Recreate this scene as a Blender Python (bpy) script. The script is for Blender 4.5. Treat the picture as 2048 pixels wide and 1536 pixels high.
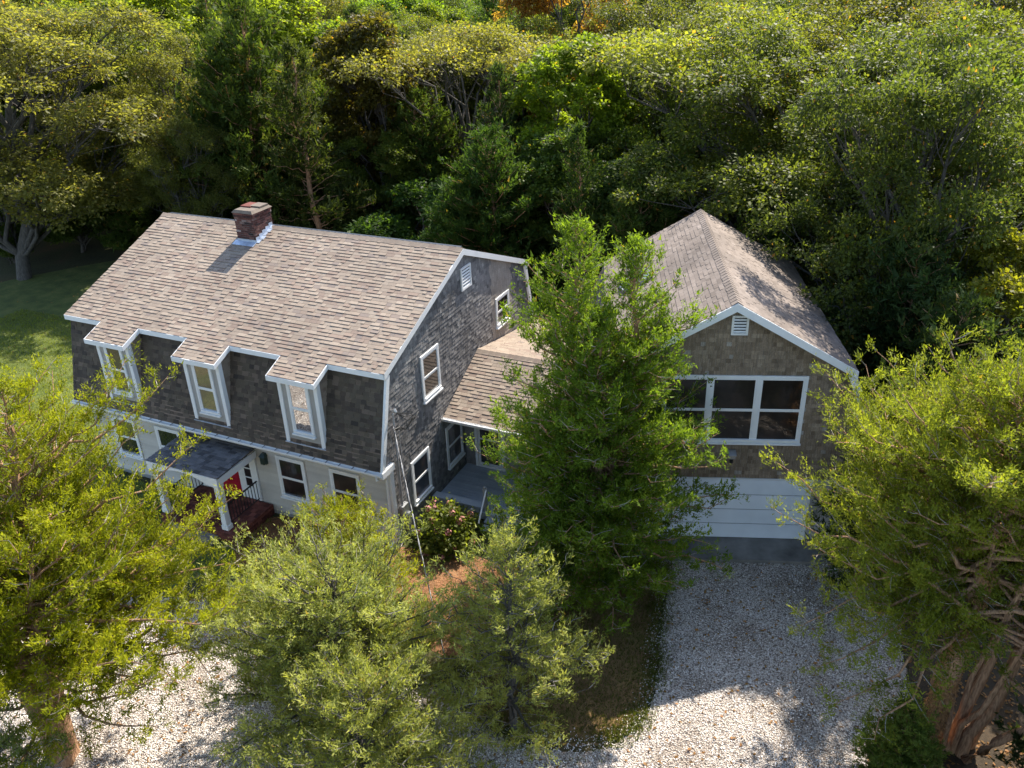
import bpy, math, random
import numpy as np
from mathutils import Vector, Matrix

for o in list(bpy.data.objects):
    bpy.data.objects.remove(o)
SC = bpy.context.scene
COL = SC.collection

# ---------------------------------------------------------------- camera
CAM = (12.7247, -18.0945, 17.0258)
YAW, PITCH, ROLL, FPX = 0.43987, 0.47901, -0.03431, 1700.0
fw = Vector((-math.sin(YAW) * math.cos(PITCH), math.cos(YAW) * math.cos(PITCH), -math.sin(PITCH)))
rt = Vector((math.cos(YAW), math.sin(YAW), 0))
up = rt.cross(fw)
rt2 = rt * math.cos(ROLL) + up * math.sin(ROLL)
up2 = -rt * math.sin(ROLL) + up * math.cos(ROLL)
cam_d = bpy.data.cameras.new('camera')
cam = bpy.data.objects.new('camera', cam_d)
COL.objects.link(cam)
cam.matrix_world = Matrix(((rt2.x, up2.x, -fw.x, CAM[0]), (rt2.y, up2.y, -fw.y, CAM[1]), (rt2.z, up2.z, -fw.z, CAM[2]), (0, 0, 0, 1)))
cam_d.sensor_width = 36
cam_d.lens = FPX / 2048 * 36
cam_d.clip_end = 2000
SC.camera = cam

# ---------------------------------------------------------------- light
SUN_EL, SUN_AZ = math.radians(47), math.radians(7)      # azimuth from +Y towards +X
world = bpy.data.worlds.new('World')
SC.world = world
world.use_nodes = True
wn = world.node_tree.nodes
sky = wn.new('ShaderNodeTexSky')
sky.sky_type = 'NISHITA'
sky.sun_disc = False
sky.sun_elevation = SUN_EL
sky.sun_rotation = SUN_AZ
bg = wn['Background']
bg.inputs['Strength'].default_value = 0.15
world.node_tree.links.new(sky.outputs[0], bg.inputs['Color'])
sd = bpy.data.lights.new('sun', 'SUN')
sd.energy = 5.0
sd.angle = math.radians(0.55)
sd.color = (1.0, 0.93, 0.82)
sun = bpy.data.objects.new('sun', sd)
COL.objects.link(sun)
sdir = Vector((math.cos(SUN_EL) * math.sin(SUN_AZ), math.cos(SUN_EL) * math.cos(SUN_AZ), math.sin(SUN_EL)))
sun.rotation_euler = (-sdir).to_track_quat('-Z', 'Y').to_euler()
sun.location = sdir * 60
vs = SC.view_settings
vs.view_transform = 'Standard'
vs.look = 'None'
vs.exposure = 1.2
vs.gamma = 1
vs.use_curve_mapping = False

R = random.Random(7)
NR = np.random.default_rng(11)

# ---------------------------------------------------------------- materials
def new_mat(name):
    m = bpy.data.materials.new(name)
    m.use_nodes = True
    nt = m.node_tree
    b = nt.nodes['Principled BSDF']
    return m, nt, nt.nodes, nt.links, b

def ramp(nodes, stops, interp='LINEAR'):
    r = nodes.new('ShaderNodeValToRGB')
    r.color_ramp.interpolation = interp
    e = r.color_ramp.elements
    while len(e) < len(stops):
        e.new(0.5)
    for el, (p, c) in zip(e, stops):
        el.position = p
        el.color = (*c, 1)
    return r

def noise(nodes, links, scale, detail=4, coord='Object', stretch=None, rough=.55):
    tc = nodes.new('ShaderNodeTexCoord')
    n = nodes.new('ShaderNodeTexNoise')
    n.inputs['Scale'].default_value = scale
    n.inputs['Detail'].default_value = detail
    n.inputs['Roughness'].default_value = rough
    if stretch:
        mp = nodes.new('ShaderNodeMapping')
        mp.inputs['Scale'].default_value = stretch
        links.new(tc.outputs[coord], mp.inputs['Vector'])
        links.new(mp.outputs[0], n.inputs['Vector'])
    else:
        links.new(tc.outputs[coord], n.inputs['Vector'])
    return n

def mixc(nodes, links, fac, a, b, blend='MIX'):
    m = nodes.new('ShaderNodeMix')
    m.data_type = 'RGBA'
    m.blend_type = blend
    for sock, val in ((m.inputs[0], fac), (m.inputs[6], a), (m.inputs[7], b)):
        if hasattr(val, 'links') or hasattr(val, 'is_linked'):
            links.new(val, sock)
        elif isinstance(val, (int, float)):
            sock.default_value = val
        else:
            sock.default_value = (*val, 1)
    return m.outputs[2]

def tinted(name, stops, rough=.85, grain=(60, .35), blotch=(.7, .3), streak=None, bump=.3, spec=.3):
    """pieces whose own colour varies piece by piece (face attribute tint), with grain and weathering"""
    m, nt, N, L, b = new_mat(name)
    at = N.new('ShaderNodeAttribute')
    at.attribute_name = 'tint'
    r = ramp(N, stops)
    L.new(at.outputs['Fac'], r.inputs[0])
    n1 = noise(N, L, grain[0], 3)
    n2 = noise(N, L, blotch[0], 5)
    g = ramp(N, [(.3, (1 - grain[1],) * 3), (.7, (1 + grain[1] * .6,) * 3)])
    L.new(n1.outputs[0], g.inputs[0])
    c = mixc(N, L, 1.0, r.outputs[0], g.outputs[0], 'MULTIPLY')
    g2 = ramp(N, [(.3, (1 - blotch[1],) * 3), (.7, (1 + blotch[1] * .6,) * 3)])
    L.new(n2.outputs[0], g2.inputs[0])
    c = mixc(N, L, 1.0, c, g2.outputs[0], 'MULTIPLY')
    if streak:
        n3 = noise(N, L, streak[0], 4, stretch=streak[1])
        g3 = ramp(N, [(.35, (1 - streak[2],) * 3), (.65, (1 + streak[2] * .5,) * 3)])
        L.new(n3.outputs[0], g3.inputs[0])
        c = mixc(N, L, 1.0, c, g3.outputs[0], 'MULTIPLY')
    L.new(c, b.inputs['Base Color'])
    b.inputs['Roughness'].default_value = rough
    b.inputs['Specular IOR Level'].default_value = spec
    if bump:
        bp = N.new('ShaderNodeBump')
        bp.inputs['Strength'].default_value = bump
        bp.inputs['Distance'].default_value = .01
        L.new(n1.outputs[0], bp.inputs['Height'])
        L.new(bp.outputs[0], b.inputs['Normal'])
    return m

def paint(name, col, rough=.55, var=.12, scale=3, spec=.4, metallic=0):
    m, nt, N, L, b = new_mat(name)
    n = noise(N, L, scale, 6)
    g = ramp(N, [(.3, tuple(c * (1 - var) for c in col)), (.7, tuple(min(1, c * (1 + var * .4)) for c in col))])
    L.new(n.outputs[0], g.inputs[0])
    L.new(g.outputs[0], b.inputs['Base Color'])
    b.inputs['Roughness'].default_value = rough
    b.inputs['Specular IOR Level'].default_value = spec
    b.inputs['Metallic'].default_value = metallic
    return m

def glass_mat(name, refl, dark):
    m, nt, N, L, b = new_mat(name)
    ni = noise(N, L, 1.7, 3)
    ri = ramp(N, [(.4, tuple(c * .4 for c in dark)), (.52, dark), (.62, tuple(c * q for c, q in zip(dark, (3.2, 2.2, 1.8))))])
    L.new(ni.outputs[0], ri.inputs[0])
    L.new(ri.outputs[0], b.inputs['Base Color'])
    b.inputs['Roughness'].default_value = .35
    gl = N.new('ShaderNodeBsdfGlossy')
    gl.inputs['Roughness'].default_value = .015
    n = noise(N, L, 1.3, 2)
    bp = N.new('ShaderNodeBump')
    bp.inputs['Strength'].default_value = .05
    bp.inputs['Distance'].default_value = .1
    L.new(n.outputs[0], bp.inputs['Height'])
    L.new(bp.outputs[0], gl.inputs['Normal'])
    mx = N.new('ShaderNodeMixShader')
    fr = N.new('ShaderNodeFresnel')
    fr.inputs[0].default_value = 1.5
    ad = N.new('ShaderNodeMath')
    ad.use_clamp = True
    ad.inputs[1].default_value = refl
    L.new(fr.outputs[0], ad.inputs[0])
    L.new(ad.outputs[0], mx.inputs[0])
    L.new(b.outputs[0], mx.inputs[1])
    L.new(gl.outputs[0], mx.inputs[2])
    L.new(mx.outputs[0], N['Material Output'].inputs[0])
    return m

def foliage_mat(name, gloss, rough, trans=.42, autumn=(.34, .15, .03), aut_from=.955, tcol=(1.0, 1.0, .35)):
    m, nt, N, L, b = new_mat(name)
    at = N.new('ShaderNodeAttribute')
    at.attribute_name = 'tint'
    oi = N.new('ShaderNodeObjectInfo')
    hsv = N.new('ShaderNodeHueSaturation')
    L.new(oi.outputs['Color'], hsv.inputs['Color'])
    mh = N.new('ShaderNodeMapRange')
    mh.inputs[3].default_value = .512
    mh.inputs[4].default_value = .484
    mv = N.new('ShaderNodeMapRange')
    mv.inputs[3].default_value = .5
    mv.inputs[4].default_value = 1.6
    L.new(at.outputs['Fac'], mh.inputs[0])
    L.new(at.outputs['Fac'], mv.inputs[0])
    L.new(mh.outputs[0], hsv.inputs['Hue'])
    L.new(mv.outputs[0], hsv.inputs['Value'])
    gt = N.new('ShaderNodeMapRange')
    gt.inputs[1].default_value = aut_from
    gt.inputs[2].default_value = aut_from + .015
    gt.inputs[4].default_value = .75
    L.new(at.outputs['Fac'], gt.inputs[0])
    c = mixc(N, L, gt.outputs[0], hsv.outputs[0], autumn)
    L.new(c, b.inputs['Base Color'])
    b.inputs['Roughness'].default_value = rough
    b.inputs['Specular IOR Level'].default_value = gloss
    tr = N.new('ShaderNodeBsdfTranslucent')
    tc = mixc(N, L, 1.0, c, tcol, 'MULTIPLY')
    g = N.new('ShaderNodeVectorMath')
    g.operation = 'SCALE'
    g.inputs['Scale'].default_value = 2.2
    L.new(tc, g.inputs[0])
    L.new(g.outputs[0], tr.inputs['Color'])
    mx = N.new('ShaderNodeMixShader')
    mx.inputs[0].default_value = trans
    L.new(b.outputs[0], mx.inputs[1])
    L.new(tr.outputs[0], mx.inputs[2])
    L.new(mx.outputs[0], N['Material Output'].inputs[0])
    return m

def bark_mat(name, c0, c1, scale=9):
    m, nt, N, L, b = new_mat(name)
    n = noise(N, L, scale, 6, stretch=(3, 3, .5))
    g = ramp(N, [(.3, c0), (.7, c1)])
    L.new(n.outputs[0], g.inputs[0])
    L.new(g.outputs[0], b.inputs['Base Color'])
    b.inputs['Roughness'].default_value = .95
    bp = N.new('ShaderNodeBump')
    bp.inputs['Strength'].default_value = .8
    bp.inputs['Distance'].default_value = .04
    L.new(n.outputs[0], bp.inputs['Height'])
    L.new(bp.outputs[0], b.inputs['Normal'])
    return m

M = {}
M['roof'] = tinted('asphalt_shingle', [(0, (.20, .16, .135)), (.12, (.23, .182, .15)), (.2, (.22, .162, .127)), (.4, (.245, .183, .142)), (.5, (.25, .195, .15)), (.8, (.275, .218, .168)), (1, (.305, .246, .192))], grain=(90, .25), blotch=(.5, .14))
M['shaded_roof'] = tinted('shaded_brown_shingle', [(0, (.055, .044, .036)), (.35, (.088, .067, .052)), (.6, (.108, .088, .063)), (1, (.16, .12, .09))], grain=(90, .3), blotch=(.6, .25))  # same tan shingle, with the steep slope's shade put into its colour
M['porch_roof'] = tinted('shaded_porch_shingle', [(0, (.07, .068, .07)), (.5, (.13, .125, .13)), (1, (.20, .19, .19))], grain=(90, .35), blotch=(.9, .2))  # porch shingles coloured darker and bluer to carry the shade over them
M['garage_roof'] = tinted('worn_shingle', [(0, (.145, .115, .095)), (.5, (.205, .165, .138)), (1, (.25, .205, .175))], grain=(80, .3), blotch=(.6, .3))
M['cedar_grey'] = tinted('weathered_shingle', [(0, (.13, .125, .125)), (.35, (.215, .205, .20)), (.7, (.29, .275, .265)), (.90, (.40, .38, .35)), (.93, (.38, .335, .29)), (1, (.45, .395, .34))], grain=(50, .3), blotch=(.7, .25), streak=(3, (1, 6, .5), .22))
M['cedar_brown'] = tinted('brown_shingle', [(0, (.17, .125, .085)), (.5, (.27, .205, .145)), (.85, (.34, .265, .19)), (1, (.34, .325, .30))], grain=(50, .3), blotch=(.5, .22), streak=(5, (5, 5, .35), .25))
M['clapboard'] = tinted('painted_clapboard', [(0, (.50, .465, .42)), (1, (.57, .535, .485))], rough=.6, grain=(30, .06), blotch=(.8, .12), bump=.05)
M['white'] = paint('white_paint', (.80, .80, .79), .45, .07, 2)
M['panelgrey'] = paint('grey_paint', (.37, .355, .335), .6, .1, 3)
M['gdoor'] = paint('garage_door_paint', (.74, .79, .85), .5, .08, 1.5)
M['muntin'] = paint('brown_muntin', (.13, .10, .08), .6, .2, 6)
M['red'] = paint('red_paint', (.38, .012, .03), .35, .12, 4)
M['black'] = paint('black_iron', (.012, .012, .013), .4, .2, 8)
M['glass'] = glass_mat('window_glass', .10, (.018, .015, .013))
M['glass_bright'] = glass_mat('coated_glass', .52, (.03, .028, .025))
M['glass_dark'] = glass_mat('dark_glass', .0, (.006, .006, .006))
M['glass_green'] = glass_mat('lightly_coated_glass', .22, (.02, .018, .015))
M['interior'] = paint('dark_interior', (.03, .022, .018), .8, .5, 3)
M['brick'] = tinted('red_brick', [(0, (.03, .022, .022)), (.35, (.085, .035, .03)), (.7, (.15, .06, .048)), (.9, (.19, .10, .08)), (1, (.38, .32, .30))], grain=(35, .4), blotch=(3, .4))
M['mortar'] = paint('mortar', (.22, .19, .175), .9, .4, 7)
M['brick_step'] = tinted('step_brick', [(0, (.08, .025, .02)), (.6, (.17, .05, .035)), (1, (.24, .08, .06))], grain=(35, .3), blotch=(3, .3))
M['bluestone'] = paint('cap_stone', (.15, .118, .09), .85, .3, 5)
M['lead'] = paint('lead_flashing', (.50, .56, .66), .4, .3, 6, .5, .4)
M['deck'] = tinted('deck_paint', [(0, (.30, .33, .36)), (1, (.40, .43, .46))], rough=.6, grain=(20, .1), blotch=(1, .2), bump=.1)
M['concrete'] = paint('concrete', (.19, .18, .165), .9, .55, 1.6)
M['foundation'] = paint('foundation_concrete', (.33, .32, .31), .9, .25, 2)
M['metal'] = paint('galvanised', (.42, .43, .44), .4, .2, 6, .5, .7)
M['cable'] = paint('cable_grey', (.33, .33, .34), .5, .2, 6)
M['cable_black'] = paint('cable_black', (.02, .02, .02), .5, .2, 6)
M['lantern'] = paint('verdigris_metal', (.04, .07, .06), .4, .3, 8, .5, .3)
M['bark_grey'] = bark_mat('grey_bark', (.04, .035, .03), (.13, .115, .10))
M['bark_cedar'] = bark_mat('cedar_bark', (.17, .085, .042), (.52, .30, .165))
M['bark_shred'] = bark_mat('shredded_bark', (.16, .07, .025), (.55, .29, .11), 14)
M['twig'] = bark_mat('pale_twig', (.20, .17, .14), (.42, .37, .31))
M['leaf'] = foliage_mat('broad_leaf', .2, .5, .54)
M['cedar'] = foliage_mat('cedar_spray', .1, .65, .38, (.20, .11, .03), .97)
M['flower'] = tinted('hydrangea_flower', [(0, (.42, .16, .13)), (1, (.58, .28, .26))], grain=(30, .3), blotch=(4, .3))

def ground_mat():
    m, nt, N, L, b = new_mat('forest_floor')
    n = noise(N, L, .35, 8)
    n2 = noise(N, L, 9, 6)
    g = ramp(N, [(.3, (.035, .032, .012)), (.5, (.055, .06, .016)), (.62, (.075, .058, .022)), (.8, (.12, .075, .035))])
    g2 = ramp(N, [(.3, (.5, .5, .5)), (.7, (1.3, 1.25, 1.2))])
    L.new(n.outputs[0], g.inputs[0])
    L.new(n2.outputs[0], g2.inputs[0])
    L.new(mixc(N, L, 1, g.outputs[0], g2.outputs[0], 'MULTIPLY'), b.inputs['Base Color'])
    b.inputs['Roughness'].default_value = 1
    bp = N.new('ShaderNodeBump')
    bp.inputs['Strength'].default_value = .7
    bp.inputs['Distance'].default_value = .06
    L.new(n2.outputs[0], bp.inputs['Height'])
    L.new(bp.outputs[0], b.inputs['Normal'])
    return m

def lawn_mat(name, stops, scale=1.2):
    m, nt, N, L, b = new_mat(name)
    n = noise(N, L, scale, 9, rough=.65)
    n2 = noise(N, L, 40, 4)
    g = ramp(N, stops)
    g2 = ramp(N, [(.3, (.55, .55, .55)), (.7, (1.3, 1.3, 1.2))])
    L.new(n.outputs[0], g.inputs[0])
    L.new(n2.outputs[0], g2.inputs[0])
    L.new(mixc(N, L, 1, g.outputs[0], g2.outputs[0], 'MULTIPLY'), b.inputs['Base Color'])
    b.inputs['Roughness'].default_value = .95
    bp = N.new('ShaderNodeBump')
    bp.inputs['Strength'].default_value = .8
    bp.inputs['Distance'].default_value = .04
    L.new(n2.outputs[0], bp.inputs['Height'])
    L.new(bp.outputs[0], b.inputs['Normal'])
    return m

def gravel_mat():
    m, nt, N, L, b = new_mat('shell_gravel')
    tc = N.new('ShaderNodeTexCoord')
    v = N.new('ShaderNodeTexVoronoi')
    v.inputs['Scale'].default_value = 27
    L.new(tc.outputs['Object'], v.inputs['Vector'])
    sep = N.new('ShaderNodeSeparateColor')
    L.new(v.outputs['Color'], sep.inputs[0])
    g = ramp(N, [(0, (.22, .17, .14)), (.22, (.48, .41, .35)), (.5, (.66, .59, .53)), (1, (.82, .77, .71))])
    L.new(sep.outputs[0], g.inputs[0])
    d = ramp(N, [(.0, (1.05, 1.05, 1.05)), (.45, (.85, .85, .85)), (.75, (.32, .30, .29))])
    L.new(v.outputs['Distance'], d.inputs[0])
    c = mixc(N, L, 1, g.outputs[0], d.outputs[0], 'MULTIPLY')
    n = noise(N, L, .6, 6)
    g3 = ramp(N, [(.35, (.66, .61, .55)), (.6, (1.05, 1.03, 1.0))])
    L.new(n.outputs[0], g3.inputs[0])
    c = mixc(N, L, 1, c, g3.outputs[0], 'MULTIPLY')
    L.new(c, b.inputs['Base Color'])
    b.inputs['Roughness'].default_value = .9
    bp = N.new('ShaderNodeBump')
    bp.invert = True
    bp.inputs['Strength'].default_value = 1
    bp.inputs['Distance'].default_value = .05
    L.new(v.outputs['Distance'], bp.inputs['Height'])
    L.new(bp.outputs[0], b.inputs['Normal'])
    return m

M['ground'] = ground_mat()
M['lawn'] = lawn_mat('lawn_grass', [(.3, (.05, .075, .014)), (.5, (.10, .13, .025)), (.7, (.17, .175, .045))])
M['straw'] = lawn_mat('pine_straw', [(.3, (.12, .06, .025)), (.5, (.24, .12, .055)), (.7, (.36, .20, .10))])
M['soil'] = lawn_mat('dark_leaf_litter', [(.3, (.02, .015, .009)), (.5, (.045, .03, .016)), (.7, (.08, .05, .025))], .8)
M['bed'] = lawn_mat('island_grass', [(.3, (.13, .08, .03)), (.5, (.22, .13, .055)), (.7, (.16, .15, .035))], .8)
M['gravel'] = gravel_mat()
M['shell'] = tinted('shell_chip', [(0, (.17, .13, .11)), (.25, (.5, .43, .36)), (.6, (.74, .67, .60)), (1, (.88, .83, .78))], grain=(20, .1), blotch=(1, .1), bump=0)
M['grass'] = foliage_mat('grass_blade', .2, .6, .35)

# ---------------------------------------------------------------- object helpers
def tag(o, label=None, cat=None, group=None, kind=None):
    for k, v in (('label', label), ('category', cat), ('group', group), ('kind', kind)):
        if v:
            o[k] = v
    return o

def empty(name, loc, rz=0, label=None, cat=None, group=None):
    o = bpy.data.objects.new(name, None)
    COL.objects.link(o)
    o.location = loc
    o.rotation_euler = (0, 0, rz)
    o.empty_display_size = .2
    return tag(o, label, cat, group)

class MB:
    def __init__(s):
        s.v, s.f, s.t = [], [], []
    def add(s, vs, fs, t=.5):
        n = len(s.v)
        s.v += [tuple(q) for q in vs]
        s.f += [tuple(i + n for i in f) for f in fs]
        s.t += [t] * len(fs)
    def hexa(s, p, t=.5):     # p: 4 bottom ccw, 4 top
        s.add(p, [(3, 2, 1, 0), (4, 5, 6, 7), (0, 1, 5, 4), (1, 2, 6, 5), (2, 3, 7, 6), (3, 0, 4, 7)], t)
    def box(s, x0, x1, y0, y1, z0, z1, t=.5):
        s.hexa([(x0, y0, z0), (x1, y0, z0), (x1, y1, z0), (x0, y1, z0), (x0, y0, z1), (x1, y0, z1), (x1, y1, z1), (x0, y1, z1)], t)
    def prism(s, poly, axis_vec, t=.5):   # poly: list of 3D points, extruded by vector
        n = len(poly)
        a = [Vector(q) for q in poly]
        b = [q + Vector(axis_vec) for q in a]
        fs = [tuple(reversed(range(n))), tuple(range(n, 2 * n))] + [(i, (i + 1) % n, n + (i + 1) % n, n + i) for i in range(n)]
        s.add(a + b, fs, t)
    def tube(s, path, radii, k=6, t=.5, cap=True):
        P = [Vector(q) for q in path]
        rings = []
        for i, q in enumerate(P):
            d = (P[min(i + 1, len(P) - 1)] - P[max(i - 1, 0)])
            if d.length < 1e-9:
                d = Vector((0, 0, 1))
            d.normalize()
            a = d.cross(Vector((0, 0, 1)) if abs(d.z) < .9 else Vector((1, 0, 0))).normalized()
            b = d.cross(a)
            r = radii[i] if hasattr(radii, '__len__') else radii
            rings.append([q + (a * math.cos(2 * math.pi * j / k) + b * math.sin(2 * math.pi * j / k)) * r for j in range(k)])
        vs = [q for rg in rings for q in rg]
        fs = [(i * k + j, i * k + (j + 1) % k, (i + 1) * k + (j + 1) % k, (i + 1) * k + j) for i in range(len(P) - 1) for j in range(k)]
        if cap:
            fs += [tuple(reversed(range(k))), tuple(range((len(P) - 1) * k, len(P) * k))]
        s.add(vs, fs, t)
    def build(s, name, mat, parent=None, smooth=False, kind=None, label=None):
        me = bpy.data.meshes.new(name)
        me.from_pydata(s.v, [], s.f)
        at = me.attributes.new('tint', 'FLOAT', 'FACE')
        at.data.foreach_set('value', s.t)
        me.materials.append(mat)
        if smooth:
            me.polygons.foreach_set('use_smooth', [True] * len(me.polygons))
        o = bpy.data.objects.new(name, me)
        COL.objects.link(o)
        if parent is not None:
            o.parent = parent
        return tag(o, label, None, None, kind)

class Fr:
    """a local frame on a wall or slope: a = across, b = up, c = outwards"""
    def __init__(s, o, a, b, c=None):
        s.o, s.a, s.b = Vector(o), Vector(a).normalized(), Vector(b).normalized()
        s.c = Vector(c).normalized() if c is not None else s.a.cross(s.b)
    def p(s, a, b, c=0):
        return s.o + s.a * a + s.b * b + s.c * c
    def box(s, mb, a0, a1, b0, b1, c0, c1, t=.5):
        mb.hexa([s.p(a0, b0, c0), s.p(a1, b0, c0), s.p(a1, b1, c0), s.p(a0, b1, c0), s.p(a0, b0, c1), s.p(a1, b0, c1), s.p(a1, b1, c1), s.p(a0, b1, c1)], t)
    def sub(s, a, b, c=0):
        return Fr(s.p(a, b, c), s.a, s.b, s.c)

def shingle_list(fr, lo, hi, v0, v1, ex, wr, th, tint, holes=(), seed=0, gap=.005, jag=.0, c0=.004):
    """wedge-shaped shingles in courses; lo/hi give the course ends at height v. Returns [(8 points, tint, centre)]"""
    r = random.Random(seed)
    out = []
    n = max(1, round((v1 - v0) / ex))
    e = (v1 - v0) / n
    for i in range(n):
        b0, b1 = v0 + i * e, v0 + (i + 1) * e
        l = max(lo(b0 + .02), lo(b1 - .02))
        h = min(hi(b0 + .02), hi(b1 - .02))
        if h - l < .05:
            continue
        a = l - r.random() * wr[1] * .7
        while a < h - .02:
            w = r.uniform(*wr)
            x0, x1 = max(a, l), min(a + w, h)
            a += w
            if x1 - x0 < .035:
                continue
            cx, cb = (x0 + x1) / 2, (b0 + b1) / 2
            if any(q[0] < cx < q[1] and q[2] < cb < q[3] for q in holes):
                continue
            t = th[1] * r.uniform(.85, 1.1) if r.random() < .62 else th[0]
            dj = r.uniform(-jag, jag)
            bb = b0 + dj
            p = [fr.p(x0 + gap / 2, bb, c0), fr.p(x1 - gap / 2, bb, c0), fr.p(x1 - gap / 2, b1, c0), fr.p(x0 + gap / 2, b1, c0),
                 fr.p(x0 + gap / 2, bb, c0 + t), fr.p(x1 - gap / 2, bb, c0 + t), fr.p(x1 - gap / 2, b1, c0 + .003), fr.p(x0 + gap / 2, b1, c0 + .003)]
            out.append((p, tint(r, cx, cb), fr.p(cx, cb)))
    return out

def place_shingles(items, parent, mat, name, field, limit, origin=(0, 0, 0), rz=0):
    """the nearest as single parts, the rest as one stuff part"""
    c, s = math.cos(rz), math.sin(rz)
    def dist(q):
        x, y, z = q[2]
        X = Vector((origin[0] + x * c - y * s, origin[1] + x * s + y * c, origin[2] + z))
        return (X - Vector(CAM)).length
    items = sorted(items, key=dist)
    for p, t, _ in items[:limit]:
        mb = MB()
        mb.hexa(p, t)
        mb.build(name, mat, parent)
    mb = MB()
    for p, t, _ in items[limit:]:
        mb.hexa(p, t)
    if mb.v:
        mb.build(field, mat, parent, kind='stuff')

def pick_tint(r, *_):
    q = r.random()
    return r.uniform(.55, 1) if q < .68 else r.uniform(.22, .45) if q < .92 else r.uniform(0, .15)

def window(parent, fr, w, h, glass, casing=.10, sill=True, flat=False, lites=None, split=True, mull=()):
    """double-hung window; fr origin = lower left of the casing"""
    cas = MB()
    fr.box(cas, 0, casing, 0, h, 0, .045)
    fr.box(cas, w - casing, w, 0, h, 0, .045)
    fr.box(cas, casing, w - casing, h - casing, h, 0, .043)
    fr.box(cas, casing, w - casing, 0, casing * .7, 0, .043)
    for m in mull:
        fr.box(cas, m - .06, m + .06, casing * .7, h - casing, 0, .044)
    win = cas.build('window', M['white'], parent)
    sub = parent if flat else win
    if sill:
        s = MB()
        fr.box(s, -.02, w + .02, -.05, .0, .002, .10)
        fr.box(s, casing * .6, w - casing * .6, casing * .72, casing * .72 + .05, .002, .085)
        s.build('sill', M['white'], sub)
    edges = [casing] + [m + d for m in mull for d in (-.06, .06)] + [w - casing]
    b0, b1 = casing * .7, h - casing
    mid = (b0 + b1) / 2
    for k in range(0, len(edges), 2):
        l, r_ = edges[k], edges[k + 1]
        rows = ((mid - .0, b1, .012), (b0, mid, .004)) if split else ((b0, b1, .008),)
        sash = MB()
        for lo_, hi_, c in rows:
            sw = .045
            fr.box(sash, l, l + sw, lo_, hi_, c, c + .026)
            fr.box(sash, r_ - sw, r_, lo_, hi_, c, c + .026)
            fr.box(sash, l + sw, r_ - sw, lo_, lo_ + sw, c, c + .025)
            fr.box(sash, l + sw, r_ - sw, hi_ - sw, hi_, c, c + .025)
            mun = MB()
            if lites:
                for i in range(1, lites[0]):
                    q = l + sw + (r_ - l - 2 * sw) * i / lites[0]
                    fr.box(mun, q - .008, q + .008, lo_ + sw, hi_ - sw, c + .012, c + .02)
                for i in range(1, lites[1]):
                    q = lo_ + sw + (hi_ - lo_ - 2 * sw) * i / lites[1]
                    fr.box(mun, l + sw, r_ - sw, q - .008, q + .008, c + .012, c + .0195)
            if lites:
                mun.build('muntin', M['muntin'], sub)
            pn = MB()
            fr.box(pn, l + sw, r_ - sw, lo_ + sw, hi_ - sw, c + .002, c + .011)
            pn.build('pane', glass, sub)
        sash.build('sash', M['white'], sub)
    return win

def louvre_vent(parent, fr, w, h, n):
    f = MB()
    for a0, a1, b0, b1 in ((0, .06, 0, h), (w - .06, w, 0, h), (.06, w - .06, 0, .06), (.06, w - .06, h - .06, h)):
        fr.box(f, a0, a1, b0, b1, 0, .05)
    v = f.build('vent', M['white'], parent)
    f = MB()
    fr.box(f, .06, w - .06, .06, h - .06, .001, .012)
    f.build('backing', M['black'], v)
    for i in range(n):
        b = .07 + (h - .14) * i / n
        d = (h - .14) / n
        s = MB()
        s.hexa([fr.p(.06, b, .02), fr.p(w - .06, b, .02), fr.p(w - .06, b + .012, .014), fr.p(.06, b + .012, .014),
                fr.p(.06, b + .01, .045), fr.p(w - .06, b + .01, .045), fr.p(w - .06, b + d * .62, .022), fr.p(.06, b + d * .62, .022)])
        s.build('slat', M['white'], v)

# ---------------------------------------------------------------- ground
def sheet(name, poly, z, mat, kind='structure'):
    mb = MB()
    mb.add([(x, y, z) for x, y in poly], [tuple(range(len(poly)))])
    return mb.build(name, mat, kind=kind)

def smooth_poly(pts, n=6):
    out = []
    k = len(pts)
    for i in range(k):
        p0, p1, p2, p3 = [Vector(pts[(i + j - 1) % k]) for j in range(4)]
        for s in range(n):
            t = s / n
            out.append(tuple(.5 * ((2 * p1) + (p2 - p0) * t + (2 * p0 - 5 * p1 + 4 * p2 - p3) * t * t + (3 * p1 - p0 - 3 * p2 + p3) * t ** 3)))
    return out

JIT = random.Random(5)
def ragged(poly, amt=.07, step=.12):
    out = []
    for (x0, y0), (x1, y1) in zip(poly, poly[1:] + poly[:1]):
        n = max(1, int(math.hypot(x1 - x0, y1 - y0) / step))
        for i in range(n):
            out.append((x0 + (x1 - x0) * i / n + JIT.uniform(-amt, amt), y0 + (y1 - y0) * i / n + JIT.uniform(-amt, amt)))
    return out

sheet('ground', [(-600, -120), (400, -120), (400, 700), (-600, 700)], 0, M['ground'])
LAWN = smooth_poly([(-38, 2), (-36, 11), (-29, 21), (-19, 27.5), (-9, 26), (-1, 20.5), (3, 13), (1, 10.7), (-13, 10.8), (-13, .5), (-4.8, -.3), (-4.8, -3.6), (-8, -5.4), (-20, -5)], 4)
sheet('lawn', LAWN, .006, M['lawn'])
GRAVEL = smooth_poly([(-9, -6.2), (-4, -4.4), (-.5, -3.6), (2.2, -3.9), (4.6, -5.0), (6.2, -5.35), (7.6, -5.2), (8.6, -4.7), (9.15, -3.6), (9.1, -2.0), (8.72, -.4), (8.3, 1.6), (7.6, 2.6), (10, 3.6), (13.2, 4.75), (14.5, 3.0), (14.9, .6), (15.5, -2.6), (17.4, -5.4), (18, -14), (3, -15), (-9, -15), (-14, -11)], 5)
sheet('driveway', ragged(GRAVEL, .06), .016, M['gravel'])
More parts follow.
